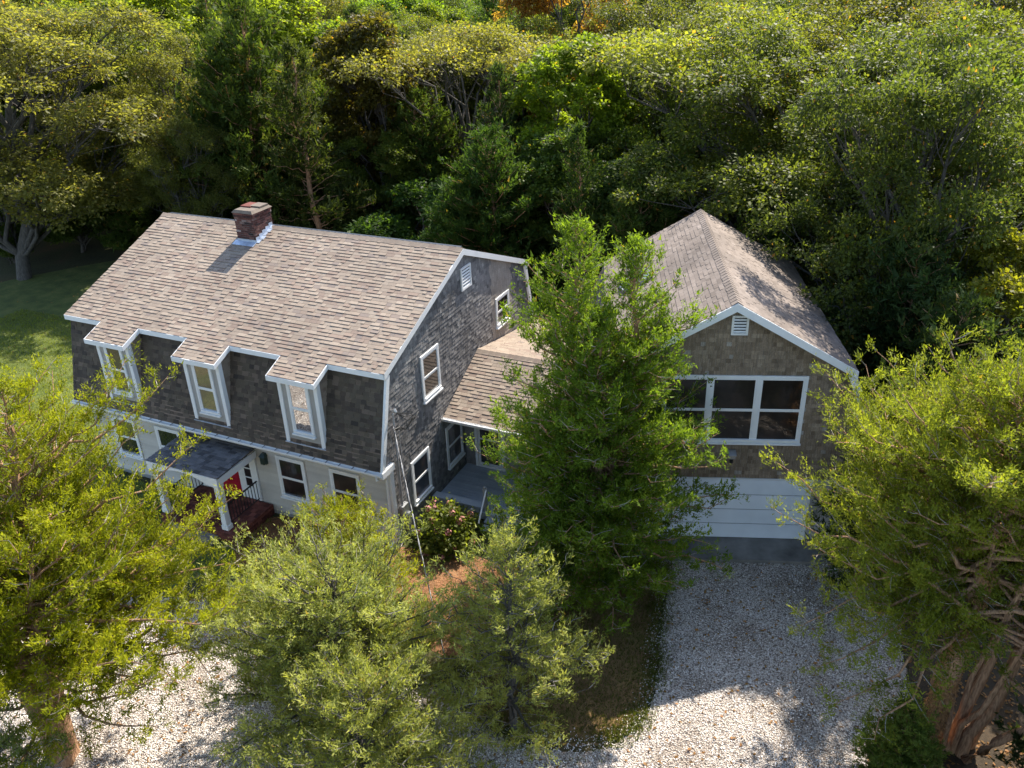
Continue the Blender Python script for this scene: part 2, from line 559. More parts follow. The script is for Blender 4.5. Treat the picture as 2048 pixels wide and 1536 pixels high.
STRAW = smooth_poly([(-.1, -.05), (4.0, .6), (4.6, -1.4), (4.1, -3.4), (2.0, -3.3), (-.4, -2.6), (-4.5, -2.6), (-4.6, -.1)], 5)
sheet('pine_straw_bed', ragged(STRAW), .011, M['straw'])
ISLE = smooth_poly([(4.4, 1.6), (7.6, 2.4), (8.25, 1.4), (8.6, -.5), (9.0, -2.0), (9.02, -3.5), (8.5, -4.55), (7.5, -5.05), (6.2, -5.2), (4.7, -4.9), (4.4, -2.8)], 5)
sheet('island_bed', ragged(ISLE), .021, M['bed'])

SOIL = smooth_poly([(14.6, 3.5), (15.0, .6), (15.6, -2.6), (17.5, -5.4), (19, -10), (26, -8), (26, 6), (18, 6)], 4)
sheet('leaf_litter', ragged(SOIL, .1), .012, M['soil'])

def inside(poly, X, Y):
    n = len(poly)
    res = np.zeros(X.shape, bool)
    j = n - 1
    for i in range(n):
        xi, yi = poly[i]
        xj, yj = poly[j]
        if yi != yj:
            res ^= ((yi > Y) != (yj > Y)) & (X < (xj - xi) * (Y - yi) / (yj - yi) + xi)
        j = i
    return res

def soup(name, V, quads, tint, mat, parent=None, kind=None, k=4):
    """fast mesh of n separate k-gons; V is (n*k,3)"""
    me = bpy.data.meshes.new(name)
    n = quads
    me.vertices.add(n * k)
    me.vertices.foreach_set('co', np.ascontiguousarray(V, dtype=np.float32).ravel())
    me.loops.add(n * k)
    me.loops.foreach_set('vertex_index', np.arange(n * k, dtype=np.int32))
    me.polygons.add(n)
    me.polygons.foreach_set('loop_start', np.arange(0, n * k, k, dtype=np.int32))
    me.update(calc_edges=True)
    at = me.attributes.new('tint', 'FLOAT', 'FACE')
    at.data.foreach_set('value', np.clip(tint, 0, 1).astype(np.float32))
    me.materials.append(mat)
    o = bpy.data.objects.new(name, me)
    COL.objects.link(o)
    if parent is not None:
        o.parent = parent
    return tag(o, kind=kind)

def norm(a):
    return a / np.maximum(np.linalg.norm(a, axis=-1, keepdims=True), 1e-9)

def leaf_soup(name, P, D, Nn, Ln, Wd, tint, mat, parent=None, kind=None, tri=False, bend=.15):
    D = norm(D)
    S = norm(np.cross(D, Nn))
    Nn = np.cross(S, D)
    Ln = Ln[:, None]
    Wd = Wd[:, None]
    if tri:
        V = np.stack([P - S * Wd * .5, P + S * Wd * .5, P + D * Ln], 1)
        return soup(name, V.reshape(-1, 3), len(P), tint, mat, parent, kind, 3)
    V = np.stack([P, P + D * Ln * .5 + S * Wd * .5, P + D * Ln - Nn * Ln * bend, P + D * Ln * .5 - S * Wd * .5 - Nn * Wd * bend], 1)
    return soup(name, V.reshape(-1, 3), len(P), tint, mat, parent, kind, 4)

def scatter(poly, n, seed, box=None):
    r = np.random.default_rng(seed)
    xs, ys = zip(*poly)
    b = box or (min(xs), max(xs), min(ys), max(ys))
    X = r.uniform(b[0], b[1], n)
    Y = r.uniform(b[2], b[3], n)
    k = inside(poly, X, Y)
    return X[k], Y[k], r

# shell chips on the drive
X, Y, r_ = scatter(GRAVEL, 170000, 3, (-9, 16, -13, 4.8))
n = len(X)
P = np.stack([X, Y, .018 + r_.uniform(0, .02, n)], 1)
ang = r_.uniform(0, 6.283, n)
D = np.stack([np.cos(ang), np.sin(ang), r_.normal(0, .35, n)], 1)
Nn = np.stack([r_.normal(0, .35, n), r_.normal(0, .35, n), np.ones(n)], 1)
tag(leaf_soup('gravel', P, D, Nn, r_.uniform(.02, .055, n), r_.uniform(.018, .042, n), np.clip(r_.normal(.55, .36, n), 0, 1), M['shell'], bend=.2), 'loose white and brown shell chips covering the driveway', 'gravel', kind='stuff')

def grass_on(poly, n, seed, col, box=None, L=(.05, .13), name='grass', label='short rough grass', z=.02):
    X, Y, r = scatter(poly, n, seed, box)
    n = len(X)
    P = np.stack([X, Y, np.full(n, z)], 1)
    D = np.stack([r.normal(0, .45, n), r.normal(0, .45, n), np.ones(n)], 1)
    Nn = r.normal(0, 1, (n, 3))
    o = leaf_soup(name, P, D, Nn, r.uniform(*L, n), r.uniform(.012, .03, n), r.beta(3, 3, n) * .93, M['grass'], tri=True)
    o.color = (*col, 1)
    return tag(o, label, 'grass', kind='stuff')

grass_on(LAWN, 110000, 5, (.16, .19, .03), (-30, -4.5, -5, 10), (.06, .15), label='mown lawn grass left of the shingled house')
grass_on(ISLE, 26000, 6, (.085, .09, .02), label='sparse grass on the planted island by the drive', L=(.05, .12))
rr_ = np.random.default_rng(44)
ed = np.array(ISLE)
seg = rr_.integers(0, len(ed), 15000)
f_ = rr_.random((15000, 1))
pe = ed[seg] * (1 - f_) + ed[(seg + 1) % len(ed)] * f_ + rr_.normal(0, .20, (15000, 2))
keep = (np.sin(pe[:, 0] * 2.3) + np.sin(pe[:, 1] * 3.1 + 1) + rr_.normal(0, .7, 15000)) > .2
rr_k = np.where(keep, 1.0, .02)[:, None]
o = leaf_soup('grass', np.column_stack([pe, np.full(15000, .02)]), np.column_stack([rr_.normal(0, .5, (15000, 2)), np.ones(15000)]), rr_.normal(0, 1, (15000, 3)), rr_.uniform(.05, .15, 15000) * rr_k[:, 0], rr_.uniform(.012, .03, 15000), rr_.beta(3, 3, 15000) * .93, M['grass'], tri=True)
o.color = (.09, .105, .022, 1)
tag(o, 'ragged grass fringe along the edge of the planted island', 'grass', kind='stuff')
pe = ed[seg[:2600]] * (1 - f_[:2600]) + ed[(seg[:2600] + 1) % len(ed)] * f_[:2600] + rr_.normal(0, .16, (2600, 2))
tag(leaf_soup('gravel', np.column_stack([pe, np.full(2600, .04)]), np.column_stack([rr_.normal(0, 1, (2600, 2)), rr_.normal(0, .3, 2600)]), np.column_stack([rr_.normal(0, .3, (2600, 2)), np.ones(2600)]), rr_.uniform(.02, .055, 2600), rr_.uniform(.018, .042, 2600), rr_.random(2600), M['shell'], bend=.2), 'shell chips spilled over the edge of the planted island', 'gravel', kind='stuff')
X, Y, r_ = scatter(GRAVEL, 2600, 8, (-6, 15, -12, 4.6))
X2, Y2, _ = scatter(LAWN, 1600, 9)
X3, Y3, _ = scatter(SOIL, 5000, 10, (14, 22, -8, 5))
X, Y = np.concatenate([X, X2, X3]), np.concatenate([Y, Y2, Y3])
n = len(X)
P = np.stack([X, Y, np.full(n, .045)], 1)
ang = r_.uniform(0, 6.283, n)
D = np.stack([np.cos(ang), np.sin(ang), r_.normal(0, .2, n)], 1)
Nn = np.stack([r_.normal(0, .3, n), r_.normal(0, .3, n), np.ones(n)], 1)
o = leaf_soup('fallen_leaves', P, D, Nn, r_.uniform(.06, .14, n), r_.uniform(.04, .09, n), r_.uniform(.2, .9, n), M['grass'])
o.color = (.22, .12, .04, 1)
tag(o, 'brown fallen leaves scattered over drive and lawn', 'fallen leaves', kind='stuff')
X, Y, r_ = scatter(STRAW, 30000, 12)
n = len(X)
P = np.stack([X, Y, np.full(n, .02)], 1)
ang = r_.uniform(0, 6.283, n)
D = np.stack([np.cos(ang), np.sin(ang), r_.normal(0, .15, n)], 1)
Nn = np.stack([r_.normal(0, .3, n), r_.normal(0, .3, n), np.ones(n)], 1)
o = leaf_soup('pine_straw', P, D, Nn, r_.uniform(.08, .18, n), r_.uniform(.008, .014, n), r_.uniform(.1, .9, n), M['grass'], tri=True)
o.color = (.30, .16, .075, 1)
tag(o, 'orange brown pine straw spread beside the front corner of the house', 'pine straw', kind='stuff')
# ---------------------------------------------------------------- the gambrel house
L, W = 12.65, 10.66
XL, XR = -L - .12, .12
def zup(y):
    return 6.149 + .401 * (y - .12)
def ylow(z):
    return -.5 + (z - 3.17) * .78 / 2.85
ZR = zup(W / 2)
house = empty('gambrel_house', (0, 0, 0), 0, 'large gambrel-roofed house with tan shingle roof, three dormers, brick chimney and red front door', 'house')
prof = [(0, .05), (0, 3.0), (-.40, 3.04), (-.40, 3.16), (.27, 5.98), (.27, 6.06), (W / 2, ZR - .075)]
prof = prof + [(W - y, z) for y, z in reversed(prof[:-1])]
mb = MB()
mb.prism([(-L, y, z) for y, z in prof], (L, 0, 0))
wall = mb.build('wall', M['panelgrey'], house)
mb = MB()
mb.box(-L - .02, .02, -.02, W + .02, -.1, .16)
mb.build('foundation', M['foundation'], house)

# roof slabs
mb = MB()
for sgn in (0, 1):
    def Y(y):
        return W - y if sgn else y
    a = [(XL, Y(.10), zup(.10) - .055), (XL, Y(.10), zup(.10)), (XL, W / 2, ZR), (XL, W / 2, ZR - .055)]
    mb.prism(a if not sgn else a[::-1], (XR - XL, 0, 0), .35)
    b = [(XL + .05, Y(-.52), 3.08), (XL + .05, Y(-.52), 3.13), (XL + .05, Y(.27), 6.0), (XL + .05, Y(.30), 5.96)]
    mb.prism(b if not sgn else b[::-1], (XR - XL - .07, 0, 0), .2)
roof = mb.build('roof', M['roof'], house)

sh = []
SL = math.hypot(W / 2 - .10, ZR - zup(.10))
up_fr = Fr((0, .10, zup(.10)), (1, 0, 0), (0, 1, .401))
chim = (-8.47, -7.65, (4.44 - .1) * 1.0774, 9)
sh += shingle_list(up_fr, lambda v: XL, lambda v: XR, -.02, SL - .05, .146, (.12, .34), (.007, .023), pick_tint, [chim], 1)
lo_fr = Fr((0, -.5, 3.17), (1, 0, 0), (0, .78, 2.85))
LSL = math.hypot(.78, 2.85)
DORM = (-10.18, -6.385, -2.685)
def dt(r, *_):
    return min(1, max(0, r.gauss(.5, .26)))
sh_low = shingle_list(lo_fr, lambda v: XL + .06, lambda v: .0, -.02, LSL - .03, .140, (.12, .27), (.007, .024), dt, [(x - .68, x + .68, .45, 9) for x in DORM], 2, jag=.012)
for x in DORM:
    sh += shingle_list(up_fr, lambda v: x - .845, lambda v: x + .845, -.84, -.02, .146, (.12, .34), (.007, .023), pick_tint, (), 30 + int(x))

# dormers
gut = -.5
for k, x in enumerate(DORM):
    mb = MB()
    mb.prism([(x - .70, -.4, 3.48), (x - .70, -.4, 5.875), (x - .70, .3, 6.12), (x - .70, .3, 6.0)], (1.40, 0, 0))
    d = mb.build('dormer', M['panelgrey'], house)
    mb = MB()      # roof deck of the dormer
    mb.prism([(x - .845, -.69, zup(-.69) - .05), (x - .845, -.69, zup(-.69)), (x - .845, .098, zup(.098)), (x - .845, .098, zup(.098) - .05)], (1.69, 0, 0), .4)
    mb.build('dormer_roof', M['roof'], d)
    mb = MB()
    mb.box(x - .85, x + .85, -.715, -.691, zup(-.69) - .16, zup(-.69) + .005)
    mb.box(x - .80, x + .80, -.69, -.40, zup(-.69) - .10, zup(-.69) - .06)
    for s in (-1, 1):
        xa, xb = (x + .846, x + .872) if s > 0 else (x - .872, x - .846)
        mb.prism([(xa, -.715, zup(-.715) - .15), (xa, -.715, zup(-.715) + .006), (xa, .16, zup(.16) + .006), (xa, .16, zup(.16) - .15)], (xb - xa, 0, 0))
        xc, xd = (x + .70, x + .845) if s > 0 else (x - .845, x - .70)
        mb.prism([(xc, -.69, zup(-.69) - .15), (xc, -.69, zup(-.69) - .06), (xc, .2, zup(.2) - .06), (xc, .2, zup(.2) - .15)], (xd - xc, 0, 0))
    mb.build('fascia', M['white'], d)
    for s in (-1, 1):
        mb = MB()
        xa, xb = (x + .60, x + .735) if s > 0 else (x - .735, x - .60)
        mb.box(xa, xb, -.435, -.398, 3.44, 5.74)
        xa, xb = (x + .701, x + .733) if s > 0 else (x - .733, x - .701)
        mb.box(xa, xb, -.397, -.27, 3.66, 5.76)
        mb.box(*((x + .57, x + .765) if s > 0 else (x - .765, x - .57)), -.45, -.39, 5.60, 5.735)
        mb.build('corner_board', M['white'], d)
    f = Fr((x - .40, -.4, 3.80), (1, 0, 0), (0, 0, 1))
    window(d, f, .80, 1.80, M['glass_bright'] if k else M['glass_green'], .07, True, True)
    ch = Fr((x + .70, 0, 0), (0, 1, 0), (0, 0, 1))
    it = shingle_list(ch, lambda z: -.27, lambda z: min(ylow(z) + .03, .3), 3.62, 5.86, .15, (.12, .26), (.008, .02), pick_tint, (), 50 + k)
    mb = MB()
    for p, t, _ in it:
        mb.hexa(p, t)
    mb.build('cheek_shingles', M['roof'], d, kind='stuff')
    mb = MB()
    mb.box(x - .76, x + .76, -.47, -.37, 3.42, 3.45)
    mb.build('flashing', M['lead'], d)
place_shingles(sh, roof, M['roof'], 'shingle', 'shingle_field', 180)
place_shingles(sh_low, roof, M['shaded_roof'], 'shingle', 'shingle_field', 120)
for k in range(int(L / .24)):
    mb = MB()
    x0 = XL + k * (XR - XL) / int(L / .24)
    x1 = x0 + (XR - XL) / int(L / .24) - .006
    if chim[0] - .1 < (x0 + x1) / 2 < chim[1] + .1:
        continue
    mb.add([(x0, W / 2 - .17, ZR - .045), (x1, W / 2 - .17, ZR - .05), (x1, W / 2, ZR + .035), (x0, W / 2, ZR + .05), (x1, W / 2 + .17, ZR - .05), (x0, W / 2 + .17, ZR - .045),
            (x0, W / 2 - .17, ZR - .08), (x1, W / 2 - .17, ZR - .08), (x1, W / 2 + .17, ZR - .08), (x0, W / 2 + .17, ZR - .08)],
           [(0, 1, 2, 3), (3, 2, 4, 5), (6, 7, 1, 0), (5, 4, 8, 9), (0, 3, 5, 9, 6), (1, 7, 8, 4, 2)], min(1, max(.2, R.gauss(.6, .15))))
    mb.build('ridge_cap', M['roof'], roof)
mb = MB()
mb.box(XL + .1, XR - .2, W / 2 + .175, W / 2 + .30, ZR - .10, ZR - .02)
mb.build('ridge_vent', M['black'], roof)

# white trim along the roof edges
mb = MB()
xs = [XL] + [v for x in DORM for v in (x - .872, x + .872)] + [XR]
for i in range(0, len(xs), 2):
    mb.box(xs[i] + .01, xs[i + 1] - .01, .06, .098, zup(.10) - .17, zup(.10) - .004)
mb.box(XL, XR, .098, .262, zup(.1) - .17, zup(.1) - .13)
mb.build('fascia', M['white'], house)
def rake(x0, x1, drop, pts, name='rake_board'):
    mb = MB()
    for (y0, z0), (y1, z1) in zip(pts, pts[1:]):
        mb.prism([(x0, y0, z0 - drop), (x0, y0, z0), (x0, y1, z1), (x0, y1, z1 - drop)], (x1 - x0, 0, 0))
    return mb.build(name, M['white'], house)
for (x0, x1) in ((.085, .122),):
    rake(x0, x1, .21, [(.10, zup(.1) + .004), (W / 2, ZR + .004)])
    rake(x0, x1, .21, [(W / 2, ZR + .004), (W - .10, zup(.1) + .004)])
    for s in (0, 1):
        q = [(-.53, 3.10), (-.36, 3.10), (.40, 5.97), (.235, 5.99)]
        q = [(W - y, z) for y, z in q] if s else q
        mb = MB()
        mb.prism([(x0 - .06, y, z) for y, z in q], (.08, 0, 0))
        mb.build('rake_board', M['white'], house)
mb = MB()
mb.prism([(-.0, .1, zup(.1) - .06), (0, W / 2, ZR - .06), (0, W - .1, zup(.1) - .06), (0, W - .1, zup(.1) - .09), (0, W / 2, ZR - .09), (0, .1, zup(.1) - .09)], (.085, 0, 0))
mb.build('soffit', M['white'], house)

# eave: soffit, gutter, downspout, corner boards
mb = MB()
mb.box(-L - .1, .10, -.5, -.005, 2.97, 3.035)
mb.box(-L - .1, .10, -.53, -.501, 2.94, 3.12)
mb.build('soffit', M['white'], house)
mb = MB()
prof_g = [(-.532, 3.10), (-.532, 2.98), (-.60, 2.98), (-.65, 3.05), (-.65, 3.11), (-.64, 3.11), (-.635, 3.055), (-.60, 3.0), (-.545, 3.0), (-.545, 3.10)]
mb.prism([(-L - .15, y, z) for y, z in prof_g], (L + .22, 0, 0))
gu = mb.build('gutter', M['white'], house)
for i in range(26):
    mb = MB()
    x = -L + .2 + i * .48
    mb.box(x, x + .03, -.655, -.50, 3.112, 3.122)
    mb.build('bracket', M['metal'], gu)
mb = MB()
mb.tube([(-.08, -.60, 2.98), (-.08, -.60, 2.88), (-.08, -.12, 2.66), (-.08, -.10, 2.5), (-.08, -.10, .25), (-.08, -.30, .12)], .042, 8)
mb.build('downspout', M['white'], house, smooth=False)
mb = MB()
mb.box(-.16, .032, -.052, -.004, .16, 2.94)
mb.box(.004, .033, -.003, .14, .16, 3.02)
mb.build('corner_board', M['white'], house)
mb = MB()
mb.box(-.10, .135, -.56, .10, 2.92, 3.13)
mb.build('eave_return', M['white'], house)

# front clapboards
ENT = (-7.92, -5.28)
n = 24
for i in range(n):
    z0, z1 = .16 + i * (2.96 - .16) / n, .16 + (i + 1) * (2.96 - .16) / n
    segs = [(-L, ENT[0]), (ENT[1], -.165)] if z0 < 2.56 else [(-L, -.165)]
    for a, b in segs:
        mb = MB()
        mb.hexa([(a, -.003, z0), (b, -.003, z0), (b, -.003, z1 - .002), (a, -.003, z1 - .002), (a, -.030, z0), (b, -.030, z0), (b, -.006, z1 - .002), (a, -.006, z1 - .002)], R.random())
        mb.build('clapboard', M['clapboard'], house)
for i, x in enumerate((-2.276, -4.383, -9.62, -11.72)):
    window(house, Fr((x, -.022, .86), (1, 0, 0), (0, 0, 1)), 1.137, 1.60, M['glass'] if i < 2 else M['glass_green'], .09)

# gable end
def glo(z):
    if z < 3.04:
        return .0
    if z < 6.0:
        return ylow(z) + .06
    return (z - 6.149) / .401 + .12 + .12
gf = Fr((0, 0, 0), (0, 1, 0), (0, 0, 1))
WINS = [(1.14, .86, 1.137, 1.60), (3.463, .86, 1.137, 1.60), (2.244, 4.095, 1.137, 1.60), (7.72, 4.42, 1.13, 1.14)]
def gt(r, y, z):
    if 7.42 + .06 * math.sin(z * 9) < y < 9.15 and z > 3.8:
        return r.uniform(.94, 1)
    if r.random() < .012:
        return r.uniform(.8, .9)
    return min(.85, max(0, r.gauss(.36 + .10 * math.sin(y * 1.1 + z), .2)))
gs = shingle_list(gf, lambda z: max(glo(z), .14 if z < 3 else -9), lambda z: W - glo(z), .16, 8.0, .128, (.09, .24), (.007, .016), gt, [(y + .02, y + w - .02, z + .02, z + h - .02) for y, z, w, h in WINS], 5, c0=.001)
place_shingles(gs, wall, M['cedar_grey'], 'wall_shingle', 'wall_shingle_field', 300)
for i, (y, z, w, h) in enumerate(WINS):
    window(house, Fr((.012, y, z), (0, 1, 0), (0, 0, 1)), w, h, M['glass'], .09, lites=(3, 2) if i == 3 else None)
louvre_vent(house, Fr((.012, 5.2, 6.79), (0, 1, 0), (0, 0, 1)), .70, .78, 6)

# chimney
cx0, cx1, cy0, cy1, cz0, cz1 = -8.47, -7.65, 4.44, 5.44, 7.4, 8.92
mb = MB()
mb.box(cx0 + .012, cx1 - .012, cy0 + .012, cy1 - .012, cz0, cz1)
chimney = mb.build('chimney', M['mortar'], house)
nc = 15
for i in range(nc):
    z0 = 7.76 + i * (cz1 - 7.76) / nc
    z1 = z0 + (cz1 - 7.76) / nc - .012
    ou = .03 if i >= nc - 2 else 0
    off = .105 * (i % 2)
    for side in range(4):
        ln = (cx1 - cx0) if side in (0, 2) else (cy1 - cy0)
        a = -off
        while a < ln - .02:
            a0, a1 = max(a, 0), min(a + .20, ln)
            a += .21
            if a1 - a0 < .03:
                continue
            j = R.uniform(-.004, .004) + ou
            mb = MB()
            if side == 0:
                mb.box(cx0 + a0, cx0 + a1, cy0 - j, cy0 + .03, z0, z1, R.betavariate(1.4, 1.5))
            elif side == 2:
                mb.box(cx0 + a0, cx0 + a1, cy1 - .03, cy1 + j, z0, z1, R.betavariate(1.4, 1.5))
            elif side == 1:
                mb.box(cx1 - .03, cx1 + j, cy0 + a0, cy0 + a1, z0, z1, R.betavariate(1.5, 1.3))
            else:
                mb.box(cx0 - j, cx0 + .03, cy0 + a0, cy0 + a1, z0, z1, R.betavariate(1.5, 1.3))
            mb.build('brick', M['brick'], chimney)
mb = MB()
mb.hexa([(cx0 - .05, cy0 - .05, cz1), (cx1 + .05, cy0 - .05, cz1), (cx1 + .05, cy1 + .05, cz1), (cx0 - .05, cy1 + .05, cz1),
         (cx0 + .04, cy0 + .04, cz1 + .09), (cx1 - .04, cy0 + .04, cz1 + .09), (cx1 - .04, cy1 - .04, cz1 + .09), (cx0 + .04, cy1 - .04, cz1 + .09)])
mb.build('chimney_cap', M['bluestone'], chimney)
for dx, dy, zz, w_, d_ in ((.02, .40, .10, .44, .50), (.36, .48, .105, .44, .46)):
    mb = MB()
    mb.box(cx0 + dx, cx0 + dx + w_, cy0 + dy, cy0 + dy + d_, cz1 + zz - .02, cz1 + zz + .035)
    mb.build('cap_slab', M['brick_step'] if dx < .1 else M['bluestone'], chimney)
b0 = (cy0 - .1) * 1.0774
mb = MB()
up_fr.box(mb, cx0 - .10, cx1 + .02, b0 - .24, b0 + .02, .024, .034)
mb.prism([(cx0 - .01, cy0 - .014, zup(cy0)), (cx1 + .01, cy0 - .014, zup(cy0)), (cx1 + .01, cy0 - .014, zup(cy0) + .10), (cx0 - .01, cy0 - .014, zup(cy0) + .10)], (0, .006, 0))
for i in range(5):
    y = cy0 + i * .19
    mb.box(cx1 + .006, cx1 + .014, y, y + .20, zup(y) - .02, zup(y) + .20)
    up_fr.box(mb, cx1 + .016, cx1 + .13 + .05 * (i % 2), (y - .1) * 1.0774, (y + .07) * 1.0774, .024, .031)
mb.build('flashing', M['lead'], chimney)

# entrance: red door, sidelights, porch roof on posts
mb = MB()
mb.box(-7.90, -7.70, -.06, -.004, .40, 2.55)
mb.box(-5.50, -5.30, -.06, -.004, .40, 2.55)
mb.box(-7.70, -5.50, -.05, -.004, 2.36, 2.545)
mb.box(-7.22, -7.05, -.05, -.004, .40, 2.36)
mb.box(-6.13, -5.96, -.05, -.004, .40, 2.36)
for a in (-7.70, -5.96):
    mb.box(a, a + .46, -.048, -.004, .40, .85)
ef = mb.build('door_surround', M['white'], house)
for a in (-7.70, -5.96):
    mb = MB()
    mb.box(a, a + .46, -.03, -.004, .85, 2.36)
    mb.build('pane', M['glass'], ef)
    mb = MB()
    for q in range(5):
        mb.box(a, a + .46, -.044, -.030, .86 + q * .37, .90 + q * .37)
    mb.box(a, a + .09, -.046, -.03, .9, 2.36)
    mb.box(a + .37, a + .46, -.046, -.03, .9, 2.36)
    mb.build('sidelight_bars', M['white'], ef)
mb = MB()
mb.box(-7.05, -6.13, -.035, -.004, .43, 2.36)
for q in ((-6.98, -6.62), (-6.56, -6.20)):
    for z in ((.55, 1.0), (1.08, 1.62), (1.70, 2.25)):
        mb.box(q[0], q[1], -.045, -.034, z[0], z[1])
door = mb.build('door', M['red'], house)
mb = MB()
mb.tube([(-6.21, -.04, 1.36), (-6.21, -.09, 1.36), (-6.21, -.09, 1.52), (-6.21, -.04, 1.52)], .012, 6)
mb.build('handle', M['metal'], door)
PX0, PX1, PY = -8.10, -5.17, -1.90
mb = MB()
mb.hexa([(PX0, PY, 2.44), (PX1, PY, 2.44), (PX1, -.02, 2.52), (PX0, -.02, 2.52), (PX0, PY, 2.49), (PX1, PY, 2.49), (PX1, -.02, 2.57), (PX0, -.02, 2.57)], .4)
pr = mb.build('porch_roof', M['porch_roof'], house)
pf = Fr((0, PY, 2.49), (1, 0, 0), (0, 1.88, .08))
it = shingle_list(pf, lambda v: PX0 - .02, lambda v: PX1 + .02, -.02, 1.84, .145, (.14, .36), (.008, .024), pick_tint, (), 9)
for p, t, _ in it:
    mb = MB()
    mb.hexa(p, t)
    mb.build('shingle', M['porch_roof'], pr)
mb = MB()
arch = [(PX0, 2.16)]
xa, xb = PX0 + .45, PX1 - .45
arch += [(xa, 2.16)] + [(xa + (xb - xa) * i / 14, 2.16 + .24 * math.sin(math.pi * i / 14) ** .8) for i in range(1, 14)] + [(xb, 2.16), (PX1, 2.16)]
for (x0, z0), (x1, z1) in zip(arch, arch[1:]):
    mb.prism([(x0, PY - .03, z0), (x1, PY - .03, z1), (x1, PY - .03, 2.475), (x0, PY - .03, 2.475)], (0, .07, 0))
for x in (PX0, PX1 - .05):
    mb.box(x, x + .05, PY + .045, -.06, 2.20, 2.438)
mb.build('porch_beam', M['white'], house)
for x in (PX0 + .08, PX1 - .28):
    mb = MB()
    mb.box(x, x + .20, PY + .06, PY + .26, .42, 2.44)
    mb.box(x - .03, x + .23, PY + .05, PY + .29, .42, .58)
    mb.box(x - .02, x + .22, PY + .05, PY + .28, 2.04, 2.15)
    mb.build('porch_post', M['white'], house)
mb = MB()
mb.box(-4.93, -4.75, -.10, -.02, 2.02, 2.34)
mb.prism([(-4.96, -.22, 2.34), (-4.72, -.22, 2.34), (-4.78, -.12, 2.44), (-4.90, -.12, 2.44)], (0, .18, 0))
mb.box(-4.92, -4.76, -.20, -.10, 2.06, 2.34)
mb.build('wall_lantern', M['lantern'], house)

# electricity: mast, weather head, meter
mb = MB()
mb.tube([(.09, .36, 1.35), (.09, .36, 4.72)], .03, 8)
mb.tube([(.09, .62, 1.5), (.09, .62, 2.4), (.08, .60, 4.0)], .012, 6)
mb.tube([(.09, .30, .9), (.09, .26, 3.0), (.06, .12, 4.2)], .012, 6)
mb.build('service_mast', M['cable'], house)
mb = MB()
mb.tube([(.09, .36, 4.70), (.10, .36, 4.80), (.17, .36, 4.84), (.24, .34, 4.78)], [.04, .06, .06, .03], 8)
mb.build('weather_head', M['metal'], house)
mb = MB()
mb.box(.03, .18, .24, .56, .92, 1.40)
mb.build('meter_box', M['metal'], house)
mb = MB()
mb.tube([(.15, .52, .95), (.24, .52, .95)], .11, 12)
mb.box(.03, .16, .46, .66, .20, .85)
mb.build('meter', M['metal'], house)
mb = MB()
for q, mr in ((0, .55), (1, .42), (2, .72)):
    mb.tube([(.2, .36, 4.76), (.30 + .05 * q, .6, 4.62 - .1 * q), (.35, .9 + .15 * q, 4.5 - .14 * q), (.30, 1.25 * mr + .55, 4.15 + .05 * q), (.2, .8, 3.95), (.2, .5, 4.1 + .05 * q), (.18, .2, 4.25)], .012, 5)
mb.build('wire_loop', M['cable_black'], house)

# service cable to the street
sc_ = empty('service_cable', (.1, .3, 4.3), 0, 'twisted grey cable slanting from the mast on the gable corner down to the drive edge', 'cable')
for q in range(3):
    mb = MB()
    path = []
    for i in range(110):
        s = i / 109
        v = Vector((5.9 * s, -6.95 * s, -4.32 * s - .25 * math.sin(math.pi * s)))
        a = s * 80 + q * 2.09
        v += Vector((math.cos(a) * .014, 0, math.sin(a) * .014))
        path.append(v)
    mb.tube(path, .009, 5)
    mb.build('strand', M['cable'] if q else M['cable_black'], sc_)

# ---------------------------------------------------------------- stoop with railings
stoop = empty('front_stoop', (-6.4, -.9, 0), 0, 'red brick stoop with steps in front of the red door', 'stoop')
SX0, SX1, SY = -8.05, -4.85, -1.95
def sl(x, y, z):
    return (x + 6.4, y + .9, z)
mb = MB()
for b in ((SX0 + .02, SX1 - .02, SY + .02, -.06, 0, .37), (-7.6, -5.6, SY - .33, SY, 0, .20)):
    p0, p1 = sl(b[0], b[2], b[4]), sl(b[1], b[3], b[5])
    mb.box(p0[0], p1[0], p0[1], p1[1], p0[2], p1[2])
mb.build('core', M['mortar'], stoop)
def brick_face(fr, w, h, nrow, wid=.20, cut=0, single=True):
    for i in range(nrow):
        z0 = h * i / nrow
        a = -(.105 if i % 2 else 0)
        while a < w - .02:
            a0, a1 = max(0, a), min(w, a + wid)
            a += wid + .01
            if a1 - a0 < .03:
                continue
            mb = MB()
            fr.box(mb, a0, a1, z0 + .004, z0 + h / nrow - .006, 0, .02 + R.uniform(0, .005), R.random())
            mb.build('brick', M['brick_step'], stoop)
brick_face(Fr(sl(SX1 - .02, SY, 0), (0, 1, 0), (0, 0, 1)), 1.88, .40, 5)
brick_face(Fr(sl(SX0, SY + .02, 0), (1, 0, 0), (0, 0, 1)), SX1 - SX0, .40, 5)
brick_face(Fr(sl(SX0, SY, .37), (1, 0, 0), (0, 1, 0)), SX1 - SX0, 1.88, 9)
rails = empty('porch_railing', (-6.6, -.9, .42), 0, 'pair of black iron railings on the brick stoop beside the red door', 'railing')
for x in (-5.38, -7.86):
    xx = x + 6.6
    mb = MB()
    mb.box(xx - .02, xx + .02, -.72, .82, .76, .80)
    mb.box(xx - .012, xx + .012, -.72, .82, .08, .105)
    mb.build('handrail', M['black'], rails)
    for i in range(12):
        mb = MB()
        y = -.70 + i * .135
        mb.box(xx - .009, xx + .009, y - .009, y + .009, -.02 if i in (0, 11) else .105, .76)
        mb.build('baluster', M['black'], rails)

